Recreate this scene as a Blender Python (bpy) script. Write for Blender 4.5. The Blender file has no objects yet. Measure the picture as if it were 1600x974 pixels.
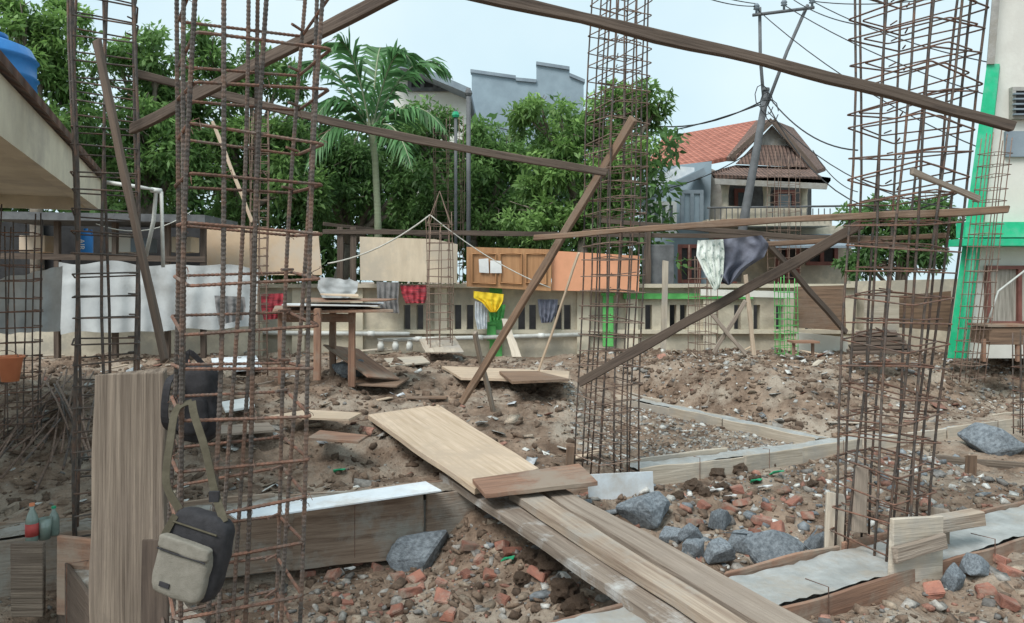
import bpy, bmesh, math, random
import numpy as np
from mathutils import Vector, Matrix, noise
random.seed(7); rng = np.random.default_rng(5)
R = math.radians
S = bpy.context.scene; COL = S.collection
F, H, HY, CX = 1150.0, 1.5, 440.0, 800.0
V = Vector
def W(px, py, Y): return V(((px-CX)/F*Y, Y, H+(HY-py)/F*Y))
# ---------------------------------------------------------------- camera, world, light
cd = bpy.data.cameras.new('camera'); cam = bpy.data.objects.new('camera', cd); COL.objects.link(cam)
cam.location = (0,0,H); cam.rotation_euler = (R(90),0,0)
cd.sensor_width = 36; cd.lens = 36*F/1600; cd.shift_y = -(487-HY)/1600; cd.clip_end = 2000; cd.clip_start=.05
S.camera = cam
w = bpy.data.worlds.new('World'); S.world = w; w.use_nodes = True
nt = w.node_tree; bg = nt.nodes['Background']
sk = nt.nodes.new('ShaderNodeTexSky'); sk.sky_type = 'NISHITA'; sk.sun_disc = False
sk.sun_elevation = R(52); sk.sun_rotation = R(215); sk.dust_density = 3
mx = nt.nodes.new('ShaderNodeMix'); mx.data_type = 'RGBA'; mx.inputs[0].default_value = .88
tc = nt.nodes.new('ShaderNodeTexCoord'); nz = nt.nodes.new('ShaderNodeTexNoise'); nz.inputs['Scale'].default_value = 2.2; nz.inputs['Detail'].default_value = 5
rp = nt.nodes.new('ShaderNodeValToRGB'); rp.color_ramp.elements[0].position=.35; rp.color_ramp.elements[1].position=.7
rp.color_ramp.elements[0].color=(4.7,6.2,6.8,1); rp.color_ramp.elements[1].color=(6.1,7.2,7.5,1)
L = nt.links.new
L(tc.outputs['Generated'], nz.inputs['Vector']); L(nz.outputs['Fac'], rp.inputs['Fac'])
L(sk.outputs['Color'], mx.inputs[6]); L(rp.outputs['Color'], mx.inputs[7]); L(mx.outputs[2], bg.inputs['Color']); bg.inputs['Strength'].default_value = .15
sd = bpy.data.lights.new('sun','SUN'); so = bpy.data.objects.new('sun', sd); COL.objects.link(so)
sd.energy = 3.0; sd.angle = R(25); sd.color = (1,.98,.94); so.rotation_euler = (R(38),0,R(-35))
S.view_settings.view_transform = 'Standard'
try: S.view_settings.look = 'None'
except Exception: pass
# ---------------------------------------------------------------- materials
def mat(name, c1, c2=None, scale=6, rough=.85, bump=.3, bscale=30, stretch=(1,1,1), metal=0, vary=.0, c3=None, vcol=False, p=(.35,.65), trans=0, bdist=.01, spec=.3):
    m = bpy.data.materials.new(name); m.use_nodes = True; t = m.node_tree; N = t.nodes.new; l = t.links.new
    b = t.nodes['Principled BSDF']; b.inputs['Roughness'].default_value = rough; b.inputs['Metallic'].default_value = metal
    b.inputs['Specular IOR Level'].default_value = spec
    tc = N('ShaderNodeTexCoord'); mp = N('ShaderNodeMapping'); mp.inputs['Scale'].default_value = stretch
    oi = N('ShaderNodeObjectInfo'); sc = N('ShaderNodeVectorMath'); sc.operation='MULTIPLY_ADD'
    sc.inputs[1].default_value=(1,1,1)
    l(tc.outputs['Object'], sc.inputs[0])
    cm = N('ShaderNodeCombineXYZ'); mu = N('ShaderNodeMath'); mu.operation='MULTIPLY'; mu.inputs[1].default_value=37
    l(oi.outputs['Random'], mu.inputs[0]); l(mu.outputs[0], cm.inputs[0]); l(mu.outputs[0], cm.inputs[1]); l(mu.outputs[0], cm.inputs[2]); l(cm.outputs[0], sc.inputs[2])
    l(sc.outputs[0], mp.inputs['Vector'])
    n = N('ShaderNodeTexNoise'); n.inputs['Scale'].default_value = scale; n.inputs['Detail'].default_value = 8; n.inputs['Roughness'].default_value=.65
    l(mp.outputs[0], n.inputs['Vector'])
    r = N('ShaderNodeValToRGB'); l(n.outputs['Fac'], r.inputs['Fac'])
    e = r.color_ramp.elements; c2 = c2 or tuple(x*.65 for x in c1)
    e[0].position=p[0]; e[0].color=(*c2,1); e[1].position=p[1]; e[1].color=(*c1,1)
    out = r.outputs['Color']
    if c3:
        n2 = N('ShaderNodeTexNoise'); n2.inputs['Scale'].default_value = scale*.45; n2.inputs['Detail'].default_value=8; n2.inputs['Roughness'].default_value=.7
        l(sc.outputs[0], n2.inputs['Vector'])
        r2 = N('ShaderNodeValToRGB'); r2.color_ramp.elements[0].position=.48; r2.color_ramp.elements[1].position=.62; l(n2.outputs['Fac'], r2.inputs['Fac'])
        m3 = N('ShaderNodeMix'); m3.data_type='RGBA'; l(r2.outputs['Color'], m3.inputs[0]); l(out, m3.inputs[6]); m3.inputs[7].default_value=(*c3,1); out = m3.outputs[2]
    if vcol:
        a = N('ShaderNodeAttribute'); a.attribute_name='Col'; m4 = N('ShaderNodeMix'); m4.data_type='RGBA'; m4.blend_type='MULTIPLY'; m4.inputs[0].default_value=1
        l(a.outputs['Color'], m4.inputs[6]); l(out, m4.inputs[7]); out = m4.outputs[2]
    if vary:
        hs = N('ShaderNodeHueSaturation'); mr = N('ShaderNodeMapRange'); mr.inputs[3].default_value=1-vary; mr.inputs[4].default_value=1+vary
        l(oi.outputs['Random'], mr.inputs[0]); l(mr.outputs[0], hs.inputs['Value']); l(out, hs.inputs['Color']); out = hs.outputs['Color']
    l(out, b.inputs['Base Color'])
    if bump:
        n3 = N('ShaderNodeTexNoise'); n3.inputs['Scale'].default_value=bscale; n3.inputs['Detail'].default_value=6; l(mp.outputs[0], n3.inputs['Vector'])
        bp = N('ShaderNodeBump'); bp.inputs['Strength'].default_value=bump; bp.inputs['Distance'].default_value=bdist
        l(n3.outputs['Fac'], bp.inputs['Height']); l(bp.outputs[0], b.inputs['Normal'])
    if trans:
        tr = N('ShaderNodeBsdfTranslucent'); l(out, tr.inputs['Color']); ms = N('ShaderNodeMixShader'); ms.inputs[0].default_value=trans
        l(b.outputs[0], ms.inputs[1]); l(tr.outputs[0], ms.inputs[2]); l(ms.outputs[0], t.nodes['Material Output'].inputs['Surface'])
    return m
def tiles(name, c1, c2, sx, sy, sz=0):
    m = mat(name, c1, c2, 3, .85, 0); t=m.node_tree; N=t.nodes.new; l=t.links.new; b=t.nodes['Principled BSDF']
    tc=N('ShaderNodeTexCoord'); hs=[]
    for ax,sc in (('X',sx),('Z',sy)):
        wv=N('ShaderNodeTexWave'); wv.bands_direction=ax; wv.wave_profile='SAW' if ax=='Z' else 'SIN'; wv.inputs['Scale'].default_value=sc; l(tc.outputs['Object'],wv.inputs[0]); hs.append(wv)
    ad=N('ShaderNodeMath'); l(hs[0].outputs['Fac'],ad.inputs[0]); l(hs[1].outputs['Fac'],ad.inputs[1])
    bp=N('ShaderNodeBump'); bp.inputs['Distance'].default_value=.05; l(ad.outputs[0],bp.inputs['Height']); l(bp.outputs[0],b.inputs['Normal'])
    src=b.inputs['Base Color'].links[0].from_socket; mm=N('ShaderNodeMix'); mm.data_type='RGBA'; mm.blend_type='MULTIPLY'; mm.inputs[0].default_value=.6
    mr=N('ShaderNodeMapRange'); mr.inputs[1].default_value=0; mr.inputs[2].default_value=1.4; mr.inputs[3].default_value=.35; mr.inputs[4].default_value=1.15; l(ad.outputs[0],mr.inputs[0])
    l(src,mm.inputs[6]); l(mr.outputs[0],mm.inputs[7]); l(mm.outputs[2],b.inputs['Base Color']); return m
M = {}
M['soil'] = mat('soil', (.31,.225,.165), (.115,.077,.054), 3.6, .97, 1, 34, c3=(.36,.30,.24), bdist=.03, p=(.38,.62))
M['rock'] = mat('rock', (.25,.28,.305), (.10,.115,.13), 9, .8, .6, 35, vary=.25)
M['brick'] = mat('brick', (.38,.17,.12), (.23,.11,.085), 12, .9, .5, 60, vary=.25, c3=(.33,.25,.20))
M['clod'] = mat('clod', (.20,.14,.10), (.09,.06,.042), 12, .95, .9, 40, bdist=.02)
M['vrub'] = mat('vrub', (1,1,1), (.5,.5,.5), 35, .95, .6, 80, vcol=True)
M['rust'] = mat('rust', (.25,.13,.09), (.12,.072,.054), 26, .75, .4, 200, metal=.1, vary=.25, c3=(.16,.125,.105))
M['steel'] = mat('steel', (.14,.115,.10), (.065,.057,.052), 18, .6, .4, 200, metal=.2, vary=.25, c3=(.18,.11,.08))
M['rustf'] = mat('rustf', (.28,.19,.145), (.14,.10,.08), 26, .8, .2, 200, vary=.2)
M['wood_dark'] = mat('wood_dark', (.16,.12,.095), (.07,.052,.042), 5, .85, .5, 14, (.35,6,6), vary=.2, c3=(.12,.09,.07))
M['wood_brown'] = mat('wood_brown', (.28,.18,.12), (.13,.085,.06), 5, .85, .5, 14, (.35,6,6), vary=.2, c3=(.22,.16,.12))
M['wood_red'] = mat('wood_red', (.34,.195,.13), (.19,.11,.078), 4, .8, .4, 14, (.35,6,6), vary=.15, c3=(.29,.23,.18))
M['wood_light'] = mat('wood_light', (.62,.49,.37), (.44,.33,.23), 4, .8, .35, 14, (.3,6,6), vary=.1, c3=(.46,.36,.27))
M['wood_grey'] = mat('wood_grey', (.37,.305,.25), (.20,.155,.12), 4, .85, .6, 14, (.25,9,9), vary=.12, c3=(.27,.22,.18))
M['wood_old'] = mat('wood_old', (.26,.21,.165), (.10,.077,.06), 4, .9, .8, 12, (.2,10,10), vary=.1, c3=(.165,.13,.105), bdist=.015)
M['wood_form'] = mat('wood_form', (.42,.34,.265), (.22,.16,.12), 4, .88, .6, 12, (.3,8,8), vary=.15, c3=(.33,.295,.255))
M['form_dusty'] = mat('form_dusty', (.38,.28,.21), (.19,.13,.095), 5, .9, .6, 14, (.4,6,6), vary=.25, c3=(.36,.325,.28))
M['wood_cement'] = mat('wood_cement', (.33,.27,.22), (.15,.115,.09), 6, .9, .7, 14, (.3,8,8), vary=.1, c3=(.47,.46,.44), p=(.3,.7))
M['wood_cream'] = mat('wood_cream', (.56,.49,.40), (.38,.32,.25), 5, .85, .4, 12, (.4,6,6), vary=.15, c3=(.38,.345,.30))
M['ply_tan'] = mat('ply_tan', (.64,.48,.33), (.5,.37,.25), 2, .7, .1, 20, (1,4,1), vary=.06, c3=(.56,.46,.36))
M['ply_beige'] = mat('ply_beige', (.68,.57,.43), (.55,.45,.33), 2, .7, .1, 20, (4,1,1), c3=(.5,.43,.34))
M['ply_orange'] = mat('ply_orange', (.76,.36,.21), (.62,.3,.17), 2, .6, .1, 20)
M['door_wood'] = mat('door_wood', (.48,.265,.13), (.34,.175,.085), 3, .5, .2, 20, (6,6,.5))
M['concrete'] = mat('concrete', (.40,.385,.36), (.26,.25,.23), 5, .85, .5, 40, c3=(.31,.285,.245))
M['dirtycon'] = mat('dirtycon', (.33,.29,.24), (.18,.145,.115), 8, .95, .8, 40, c3=(.38,.36,.33), bdist=.02)
M['wetcon'] = mat('wetcon', (.40,.41,.40), (.28,.285,.275), 6, .65, .6, 30, c3=(.34,.31,.27))
M['cream'] = mat('cream', (.70,.64,.50), (.55,.49,.385), 2, .9, .2, 30, c3=(.48,.43,.35))
M['creamdirt'] = mat('creamdirt', (.64,.58,.46), (.42,.37,.29), 3, .9, .4, 30, c3=(.39,.36,.30))
M['wallpale'] = mat('wallpale', (.78,.77,.72), (.69,.67,.60), 1.2, .9, .2, 30, c3=(.64,.62,.57))
M['green'] = mat('green', (.03,.55,.28), (.02,.43,.21), 5, .6, .1, c3=(.12,.5,.32))
M['lime'] = mat('lime', (.14,.5,.14), (.08,.34,.09), 5, .6, .1)
M['dark'] = mat('dark', (.05,.05,.052), (.028,.028,.03), 5, .9, .1)
M['darkgrey'] = mat('darkgrey', (.16,.165,.17), (.09,.092,.096), 5, .8, .2)
M['white'] = mat('white', (.76,.77,.76), (.6,.61,.6), 4, .6, .1)
M['pvc'] = mat('pvc', (.70,.71,.68), (.5,.49,.45), 5, .45, .05)
M['tarp'] = mat('tarp', (.54,.56,.56), (.42,.44,.45), 2, .55, .25, 5, c3=(.38,.385,.38), bdist=.04)
M['bluegrey'] = mat('bluegrey', (.29,.365,.415), (.23,.29,.335), 1.5, .8, .1)
M['slate'] = mat('slate', (.26,.31,.35), (.19,.23,.27), 2, .8, .1)
M['roofred'] = tiles('roofred', (.50,.20,.145), (.33,.125,.09), 2.2, 2.6)
M['roofbrown'] = tiles('roofbrown', (.28,.18,.145), (.15,.105,.09), 3, 3)
M['glass'] = mat('glass', (.14,.17,.19), (.07,.09,.1), 2, .12, 0, spec=.8)
M['bark'] = mat('bark', (.24,.205,.165), (.12,.1,.08), 6, .9, .8, 20)
M['palmbark'] = mat('palmbark', (.34,.38,.25), (.24,.26,.17), 3, .8, .5, 10, (1,1,6))
M['leaf'] = mat('leaf', (1,1,1), (.75,.75,.75), 8, .5, 0, vcol=True, trans=.42, spec=.35)
M['tank'] = mat('tank', (.03,.2,.5), (.02,.15,.42), 4, .4, .05)
M['orange'] = mat('orange', (.78,.29,.15), (.66,.22,.11), 4, .5, .05)
M['bagblack'] = mat('bagblack', (.042,.04,.044), (.022,.021,.023), 30, .8, .5, 300, bdist=.003)
M['khaki'] = mat('khaki', (.25,.23,.195), (.19,.175,.145), 40, .9, .6, 350, bdist=.003)
M['olive'] = mat('olive', (.10,.087,.06), (.07,.06,.04), 40, .9, .5, 300, bdist=.003)
M['navy'] = mat('navy', (.18,.19,.235), (.10,.105,.14), 8, .9, .5, 40)
M['greycloth'] = mat('greycloth', (.25,.24,.235), (.15,.145,.145), 8, .9, .4, 60)
M['yellow'] = mat('yellow', (.85,.62,.04), (.72,.5,.03), 8, .8, .2, 60)
M['redcloth'] = mat('redcloth', (.50,.06,.08), (.22,.05,.06), 3, .8, .2, 60, (1,1,12), p=(.45,.55))
M['pattern'] = mat('pattern', (.76,.80,.75), (.3,.38,.34), 32, .85, .2, 60, p=(.38,.48))
M['whitecloth'] = mat('whitecloth', (.74,.77,.79), (.58,.63,.68), 8, .8, .3, 40)
M['styro'] = mat('styro', (.78,.82,.85), (.62,.67,.71), 3, .7, .1, 20, c3=(.55,.53,.5))
M['greenplastic'] = mat('greenplastic', (.04,.48,.24), (.03,.33,.17), 8, .4, .1)
M['bottleglass'] = mat('bottleglass', (.24,.30,.26), (.16,.21,.18), 8, .15, 0, spec=.8)
M['redlabel'] = mat('redlabel', (.5,.08,.07), (.38,.05,.05), 8, .5, 0)
M['wire'] = mat('wire', (.05,.05,.052), (.035,.035,.035), 8, .7, 0)
M['polemat'] = mat('polemat', (.17,.175,.185), (.11,.115,.12), 4, .7, .2)
M['rope'] = mat('rope', (.62,.6,.54), (.45,.43,.38), 30, .9, .2)
M['curtain'] = mat('curtain', (.5,.46,.4), (.22,.2,.17), 6, .9, .1, 30, (8,1,.4))
M['maroon'] = mat('maroon', (.25,.10,.08), (.16,.06,.05), 5, .5, .1)
# ---------------------------------------------------------------- mesh helpers
class MB:
    def __init__(s): s.v=[]; s.f=[]
    def add(s, vs, fs):
        o=len(s.v); s.v += [V(x) for x in vs]; s.f += [tuple(i+o for i in f) for f in fs]; return s
    def box(s, c, d, rz=0, M3=None):
        m = M3 or Matrix.Rotation(rz,3,'Z'); c=V(c)
        vs=[c+m@V((x*d[0]/2,y*d[1]/2,z*d[2]/2)) for x in(-1,1) for y in(-1,1) for z in(-1,1)]
        return s.add(vs,[(0,1,3,2),(4,6,7,5),(0,4,5,1),(2,3,7,6),(0,2,6,4),(1,5,7,3)])
    def tube(s, pts, r, n=6, closed=False, rib=0):
        pts=[V(p) for p in pts]; k=len(pts); rs = r if isinstance(r,(list,tuple)) else [r]*k
        up=None; rings=[]
        for i,p in enumerate(pts):
            a=pts[(i-1)%k] if (i or closed) else p; b=pts[(i+1)%k] if (i<k-1 or closed) else p
            t=(b-a).normalized() if (b-a).length>1e-9 else V((0,0,1))
            if up is None: up = V((0,0,1)) if abs(t.z)<.9 else V((1,0,0))
            x=t.cross(up).normalized(); y=x.cross(t).normalized(); up=y
            rr=rs[i]*(1+(rib if i%2 else -rib))
            rings.append([p+x*math.cos(2*math.pi*j/n)*rr+y*math.sin(2*math.pi*j/n)*rr for j in range(n)])
        vs=[q for g in rings for q in g]; fs=[]
        for i in range(k if closed else k-1):
            i2=(i+1)%k
            for j in range(n): fs.append((i*n+j,i*n+(j+1)%n,i2*n+(j+1)%n,i2*n+j))
        if not closed: fs += [tuple(range(n))[::-1], tuple((k-1)*n+j for j in range(n))]
        return s.add(vs,fs)
    def lathe(s, c, prof, n=16, tilt=None):
        c=V(c); vs=[]; fs=[]; m=tilt or Matrix.Identity(3)
        for r,z in prof:
            for j in range(n): a=2*math.pi*j/n; vs.append(c+m@V((r*math.cos(a),r*math.sin(a),z)))
        for i in range(len(prof)-1):
            for j in range(n): fs.append((i*n+j,i*n+(j+1)%n,(i+1)*n+(j+1)%n,(i+1)*n+j))
        fs += [tuple(range(n))[::-1], tuple((len(prof)-1)*n+j for j in range(n))]
        return s.add(vs,fs)
    def prism(s, poly, ext):
        poly=[V(p) for p in poly]; n=len(poly); e=V(ext)
        return s.add(poly+[p+e for p in poly],[tuple(range(n))[::-1],tuple(range(n,2*n))]+[(i,(i+1)%n,n+(i+1)%n,n+i) for i in range(n)])
    def build(s, name, m, parent=None, smooth=False, label=None, cat=None, group=None, kind=None, bevel=0):
        if parent is not None: o0=V(parent.location)
        else:
            n=len(s.v); o0=V((sum(v.x for v in s.v)/n,sum(v.y for v in s.v)/n,min(v.z for v in s.v)))
        me=bpy.data.meshes.new(name); me.from_pydata([tuple(v-o0) for v in s.v],[],s.f); me.update()
        bm=bmesh.new(); bm.from_mesh(me); bmesh.ops.recalc_face_normals(bm,faces=bm.faces); bm.to_mesh(me); bm.free()
        if smooth: me.shade_smooth()
        me.materials.append(M[m] if isinstance(m,str) else m)
        o=bpy.data.objects.new(name,me); COL.objects.link(o)
        if parent is not None: o.parent=parent
        else: o.location=o0
        if bevel:
            b=o.modifiers.new('bevel','BEVEL'); b.width=bevel; b.segments=2; b.limit_method='ANGLE'
        tag(o,label,cat,group,kind); return o
def tag(o,label=None,cat=None,group=None,kind=None):
    if label: o['label']=label
    if cat: o['category']=cat
    if group: o['group']=group
    if kind: o['kind']=kind
    return o
def thing(name, loc, label, cat, group=None):
    o=bpy.data.objects.new(name,None); COL.objects.link(o); o.location=loc; o.empty_display_size=.1
    return tag(o,label,cat,group)
def plank(name, p0, p1, w, t, m, label=None, cat=None, wd=(0,0,1), group=None, parent=None, rough=.004, seg=10, bow=0):
    p0=V(p0); p1=V(p1); x=(p1-p0); Ln=x.length; x.normalize(); wd=V(wd); y=(wd-x*wd.dot(x)).normalized(); z=x.cross(y)
    vs=[];fs=[]; sd=random.random()*50
    for i in range(seg+1):
        a=i/seg*Ln; bw=bow*math.sin(math.pi*i/seg)
        for (sy,sz) in ((-1,-1),(1,-1),(1,1),(-1,1)):
            j=noise.noise(V((a*2.5+sd,sy*3,1)))*rough*1.5; k=noise.noise(V((a*1.3+sd,9,sd)))*rough*1.5
            vs.append((a-Ln/2+(random.uniform(-.5,.5)*rough*3 if i in(0,seg) else 0), sy*w/2+j+bw, sz*t/2+k))
    for i in range(seg):
        for j in range(4): fs.append((i*4+j,i*4+(j+1)%4,i*4+4+(j+1)%4,i*4+4+j))
    fs += [(3,2,1,0),tuple(seg*4+j for j in range(4))]
    me=bpy.data.meshes.new(name); me.from_pydata(vs,[],fs)
    bm=bmesh.new(); bm.from_mesh(me); bmesh.ops.recalc_face_normals(bm,faces=bm.faces); bm.to_mesh(me); bm.free()
    me.materials.append(M[m]); o=bpy.data.objects.new(name,me); COL.objects.link(o)
    mt=Matrix((x,y,z)).transposed().to_4x4(); mt.translation=(p0+p1)/2-(V(parent.location) if parent else V((0,0,0)))
    o.matrix_basis=mt
    if parent: o.parent=parent
    b=o.modifiers.new('bevel','BEVEL'); b.width=min(.004,t*.2); b.segments=1; b.limit_method='ANGLE'
    return tag(o,label,cat,group)
def rawmesh(name, verts, faces, m, cols=None, parent=None, smooth=False, **kw):
    me=bpy.data.meshes.new(name); nv=len(verts); k=faces.shape[1]; nf=len(faces)
    me.vertices.add(nv); me.vertices.foreach_set('co',np.asarray(verts,dtype=np.float32).ravel())
    me.loops.add(nf*k); me.loops.foreach_set('vertex_index',faces.astype(np.int32).ravel())
    me.polygons.add(nf); me.polygons.foreach_set('loop_start',np.arange(nf,dtype=np.int32)*k)
    me.update(calc_edges=True); me.validate()
    if cols is not None:
        a=me.attributes.new('Col','FLOAT_COLOR','POINT'); a.data.foreach_set('color',np.concatenate([cols,np.ones((nv,1))],1).astype(np.float32).ravel())
    if smooth: me.shade_smooth()
    me.materials.append(M[m]); o=bpy.data.objects.new(name,me); COL.objects.link(o)
    if parent is not None: o.parent=parent; o.location=-V(parent.location)
    return tag(o,**kw)
# ---------------------------------------------------------------- terrain
def sst(a,b,x):
    t=max(0,min(1,(x-a)/(b-a))); return t*t*(3-2*t)
def interp(x,xs,ys): return float(np.interp(x,xs,ys))
def y1(x): return interp(x,[-9,-3.4,.9,5.58,12],[3.95,4.36,5.98,8.1,11.05])
def y4(x): return 2.97+.527*x
def x3(y): return interp(y,[5.6,6.9,9.58,12],[3.9,3.12,1.58,.2])
def xp(y): return interp(y,[3.0,3.45,5.3,6],[.85,.6,-.51,-.9])
def x5(y): return interp(y,[2.45,4.4],[-.9,-2.5])
def hgt(x,y,nz=True):
    b=y-y1(x)
    left=-.02+.30*sst(.2,3.0,b)+.08*sst(2.5,3.8,b)*sst(.5,-1.5,x)
    left+= -.12*math.exp(-((x+1.3)**2/1.2+(b-.9)**2/.35))
    cell=-.10
    mound=.40*sst(.3,1.9,b)
    k=sst(.12,1.0,x-x3(y)) ; inner=sst(.55,1.1,x)*sst(4.2,3.2,b)
    back=left*(1-inner)+cell*inner
    back=back*(1-k)+(mound*k)
    r=sst(-.25,.35,x-xp(y))
    front=-.50*(1-r)+(-.27)*r
    front+=.12*r*sst(-1.1,-.3,b)
    front+=.10*math.exp(-((x+.2)**2+(y-4.6)**2)/.2)
    lf=sst(.25,-.1,x-x5(y)); front=front*(1-lf)+(-.35)*lf
    rf=sst(2.3,3.0,x); front=front*(1-rf)+(-.10)*rf
    fk=sst(.1,-.15,y-y4(x)); front=front*(1-fk)+(-.10 if x>-.5 else -.35)*fk
    z=front+(back-front)*sst(-.1,.06,b)
    z=z+(.25-z)*sst(11.3,12.6,y)
    if nz and -8<x<10 and 0<y<14:
        q=V((x,y,0)); rr=(1-.5*sst(11,13,y))
        near=min(abs(b),abs(x-x3(y)) if y>6 else 9); rr*=.35+.65*sst(.1,.6,near)
        mk=1+.35*sst(.5,1.5,b)
        z+=rr*mk*(.05*noise.noise(q*1.3)+.055*noise.noise(q*3.7+V((9,0,0)))+.028*abs(noise.noise(q*8))+.018*noise.noise(q*19)+.010*noise.noise(q*37))-.005
    return z
def axis(lo,hi,st,a,b): return np.array(a+list(np.arange(lo,hi+1e-6,st))+b)
xs=axis(-6.5,9.5,.036,[-400,-150,-60,-30,-15,-9,-7.5],[10.5,13,20,40,80,180,400]); ys=axis(1.2,13,.036,[-60,-20,-5,0],[13.6,15,18,24,40,80,160,500,1200])
gv=np.array([(x,y,hgt(x,y)) for y in ys for x in xs]); nx=len(xs); ny=len(ys)
ii=(np.arange(ny-1)[:,None]*nx+np.arange(nx-1)[None]).ravel(); gf=np.stack([ii,ii+1,ii+nx+1,ii+nx],1)
rawmesh('ground',gv,gf,'soil',smooth=True,kind='structure',label='brown churned soil of the building site',cat='ground')
def gp(px,py,dz=0):
    Y=1.6
    while Y<13:
        p=W(px,py,Y)
        if p.z<=hgt(p.x,p.y)+dz: return V((p.x,p.y,hgt(p.x,p.y)))
        Y+=.02
    return W(px,py,13)
# ---------------------------------------------------------------- rubble (uncountable)
ico_bm=bmesh.new(); bmesh.ops.create_icosphere(ico_bm,subdivisions=1,radius=1); ico_bm.verts.ensure_lookup_table()
IV=np.array([v.co[:] for v in ico_bm.verts]); IF=np.array([[v.index for v in f.verts] for f in ico_bm.faces]); ico_bm.free()
cube=np.array([(x,y,z) for x in(-1,1) for y in(-1,1) for z in(-1,1)],float); CF=np.array([(0,1,3),(0,3,2),(4,6,7),(4,7,5),(0,4,5),(0,5,1),(2,3,7),(2,7,6),(0,2,6),(0,6,4),(1,5,7),(1,7,3)])
def pebbles(name,n,region,size,palette,label,cat,flat=(.3,.75),sink=.1,cubes=.45):
    Vs=[];Fs=[];Cs=[]; c=0; off=0
    while c<n:
        x,y=region()
        BV,BF=(cube*.8,CF) if random.random()<cubes else (IV,IF); nv=len(BV)
        z=hgt(x,y); s=size[0]+(size[1]-size[0])*random.random()**3.2
        sc=np.array([s*random.uniform(.7,1.5),s*random.uniform(.45,1.0),s*random.uniform(*flat)])
        a=random.random()*6.28; b=random.uniform(-.7,.7)
        Rm=np.array(Matrix.Rotation(a,3,'Z')@Matrix.Rotation(b,3,'X')@Matrix.Rotation(random.uniform(-.5,.5),3,'Y'))
        v=(BV*(1+rng.uniform(-.38,.3,(nv,1)))*sc)@Rm.T+np.array([x,y,z+s*sink])
        Vs.append(v);Fs.append(BF+off);off+=nv;col=np.array(random.choice(palette))*random.uniform(.7,1.25);Cs.append(np.tile(col,(nv,1)));c+=1
    return rawmesh(name,np.concatenate(Vs),np.concatenate(Fs),'vrub',np.concatenate(Cs),kind='stuff',label=label,cat=cat)
G1=(.40,.375,.34);G2=(.25,.235,.22);BR=(.26,.185,.135);WH=(.68,.67,.63);RD=(.38,.20,.15);TN=(.40,.32,.245);BG=(.26,.285,.305);B2=(.185,.13,.095)
def reg_any():
    while 1:
        y=1.9+10.5*random.random()**1.3; x=random.uniform(-.75,.75)*y
        return x,y
def reg_cell1():
    while 1:
        y=random.uniform(3.0,5.6); x=random.uniform(-2.2,.8)
        if x5(y)<x<xp(y)+.2 and y4(x)+.1<y<y1(x)-.2: return x,y
def reg_cell2():
    while 1:
        y=random.uniform(3.3,7.2); x=random.uniform(-.2,4)
        if x>xp(y) and y4(x)+.2<y<y1(x)-.18: return x,y
def reg_cell3():
    while 1:
        y=random.uniform(6,9.5); x=random.uniform(.6,3.4)
        if y1(x)+.15<y and x<x3(y)-.15: return x,y
def reg_front():
    while 1:
        y=random.uniform(2.6,5.5); x=random.uniform(1.0,4.0)
        if y<y4(x)-.3: return x,y
def reg_mound():
    while 1:
        y=random.uniform(6.5,11.5); x=random.uniform(0,8)
        if x>x3(y)+.25 and y>y1(x)+.25: return x,y
def reg_back():
    while 1:
        y=random.uniform(4.6,11.5); x=random.uniform(-.75,.35)*y
        if y>y1(x)+.2 and x<x3(y)-.2 and not (x>.6 and y<9.5): return x,y
def reg_mid(): return reg_back() if random.random()<.55 else reg_mound()
pebbles('loose_gravel',11000,reg_any,(.005,.02),[G1,G2,BR,BR,TN,B2,B2],'small loose stones and grit scattered over the soil','gravel')
pebbles('pit_rubble',3000,reg_cell1,(.007,.045),[G1,G2,BR,RD,TN,BR,B2,B2],'brick and stone rubble filling the near pit','rubble')
pebbles('pit_rubble',3400,reg_cell2,(.007,.05),[G1,G2,BR,RD,TN,BG,B2,BR,WH],'mixed stone and brick rubble in the pit behind the dark boulders','rubble')
pebbles('cell_gravel',3600,reg_cell3,(.008,.034),[G1,G1,G2,BR,WH,TN],'grey gravel fill between the concrete beams','gravel')
pebbles('pit_rubble',1800,reg_front,(.008,.045),[G1,G2,BR,RD,TN,BR,B2],'brown rubble in the right foreground','rubble')
pebbles('mound_stones',3600,reg_mound,(.008,.042),[G1,BR,BR,WH,TN,G2,B2],'pale stones strewn over the long soil mound','rubble')
pebbles('soil_lumps',6500,reg_mid,(.010,.06),[BR,B2,B2,BR,B2],'brown lumps of dug soil over the middle of the site','soil',(.4,.8),.05,cubes=.2)
pebbles('flat_debris',800,reg_mid,(.025,.08),[WH,TN,(.55,.45,.35),G1,RD,(.62,.64,.66),WH],'thin flat chips of board and plaster littering the soil','debris',(.05,.12),.35,cubes=.8)
# ---------------------------------------------------------------- rocks, bricks, clods
def rock_mesh(seed,n=16,flat=.7):
    random.seed(seed); bm=bmesh.new()
    for i in range(n):
        d=V((random.gauss(0,1),random.gauss(0,1),random.gauss(0,1))).normalized()*random.uniform(.8,1.1); bm.verts.new((d.x,d.y*.85,d.z*flat))
    r=bmesh.ops.convex_hull(bm,input=bm.verts); bmesh.ops.delete(bm,geom=[g for g in r['geom_interior'] if isinstance(g,bmesh.types.BMVert)],context='VERTS')
    bmesh.ops.bevel(bm,geom=bm.edges[:],offset=.05,segments=1,affect='EDGES')
    bmesh.ops.triangulate(bm,faces=bm.faces[:]); bmesh.ops.subdivide_edges(bm,edges=bm.edges[:],cuts=2,use_grid_fill=True)
    for v in bm.verts: v.co*=1+.06*noise.noise(v.co*3+V((seed,0,0)))+.03*noise.noise(v.co*9)
    me=bpy.data.meshes.new('rock'); bm.to_mesh(me); bm.free(); me.materials.append(M['rock']); return me
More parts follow.
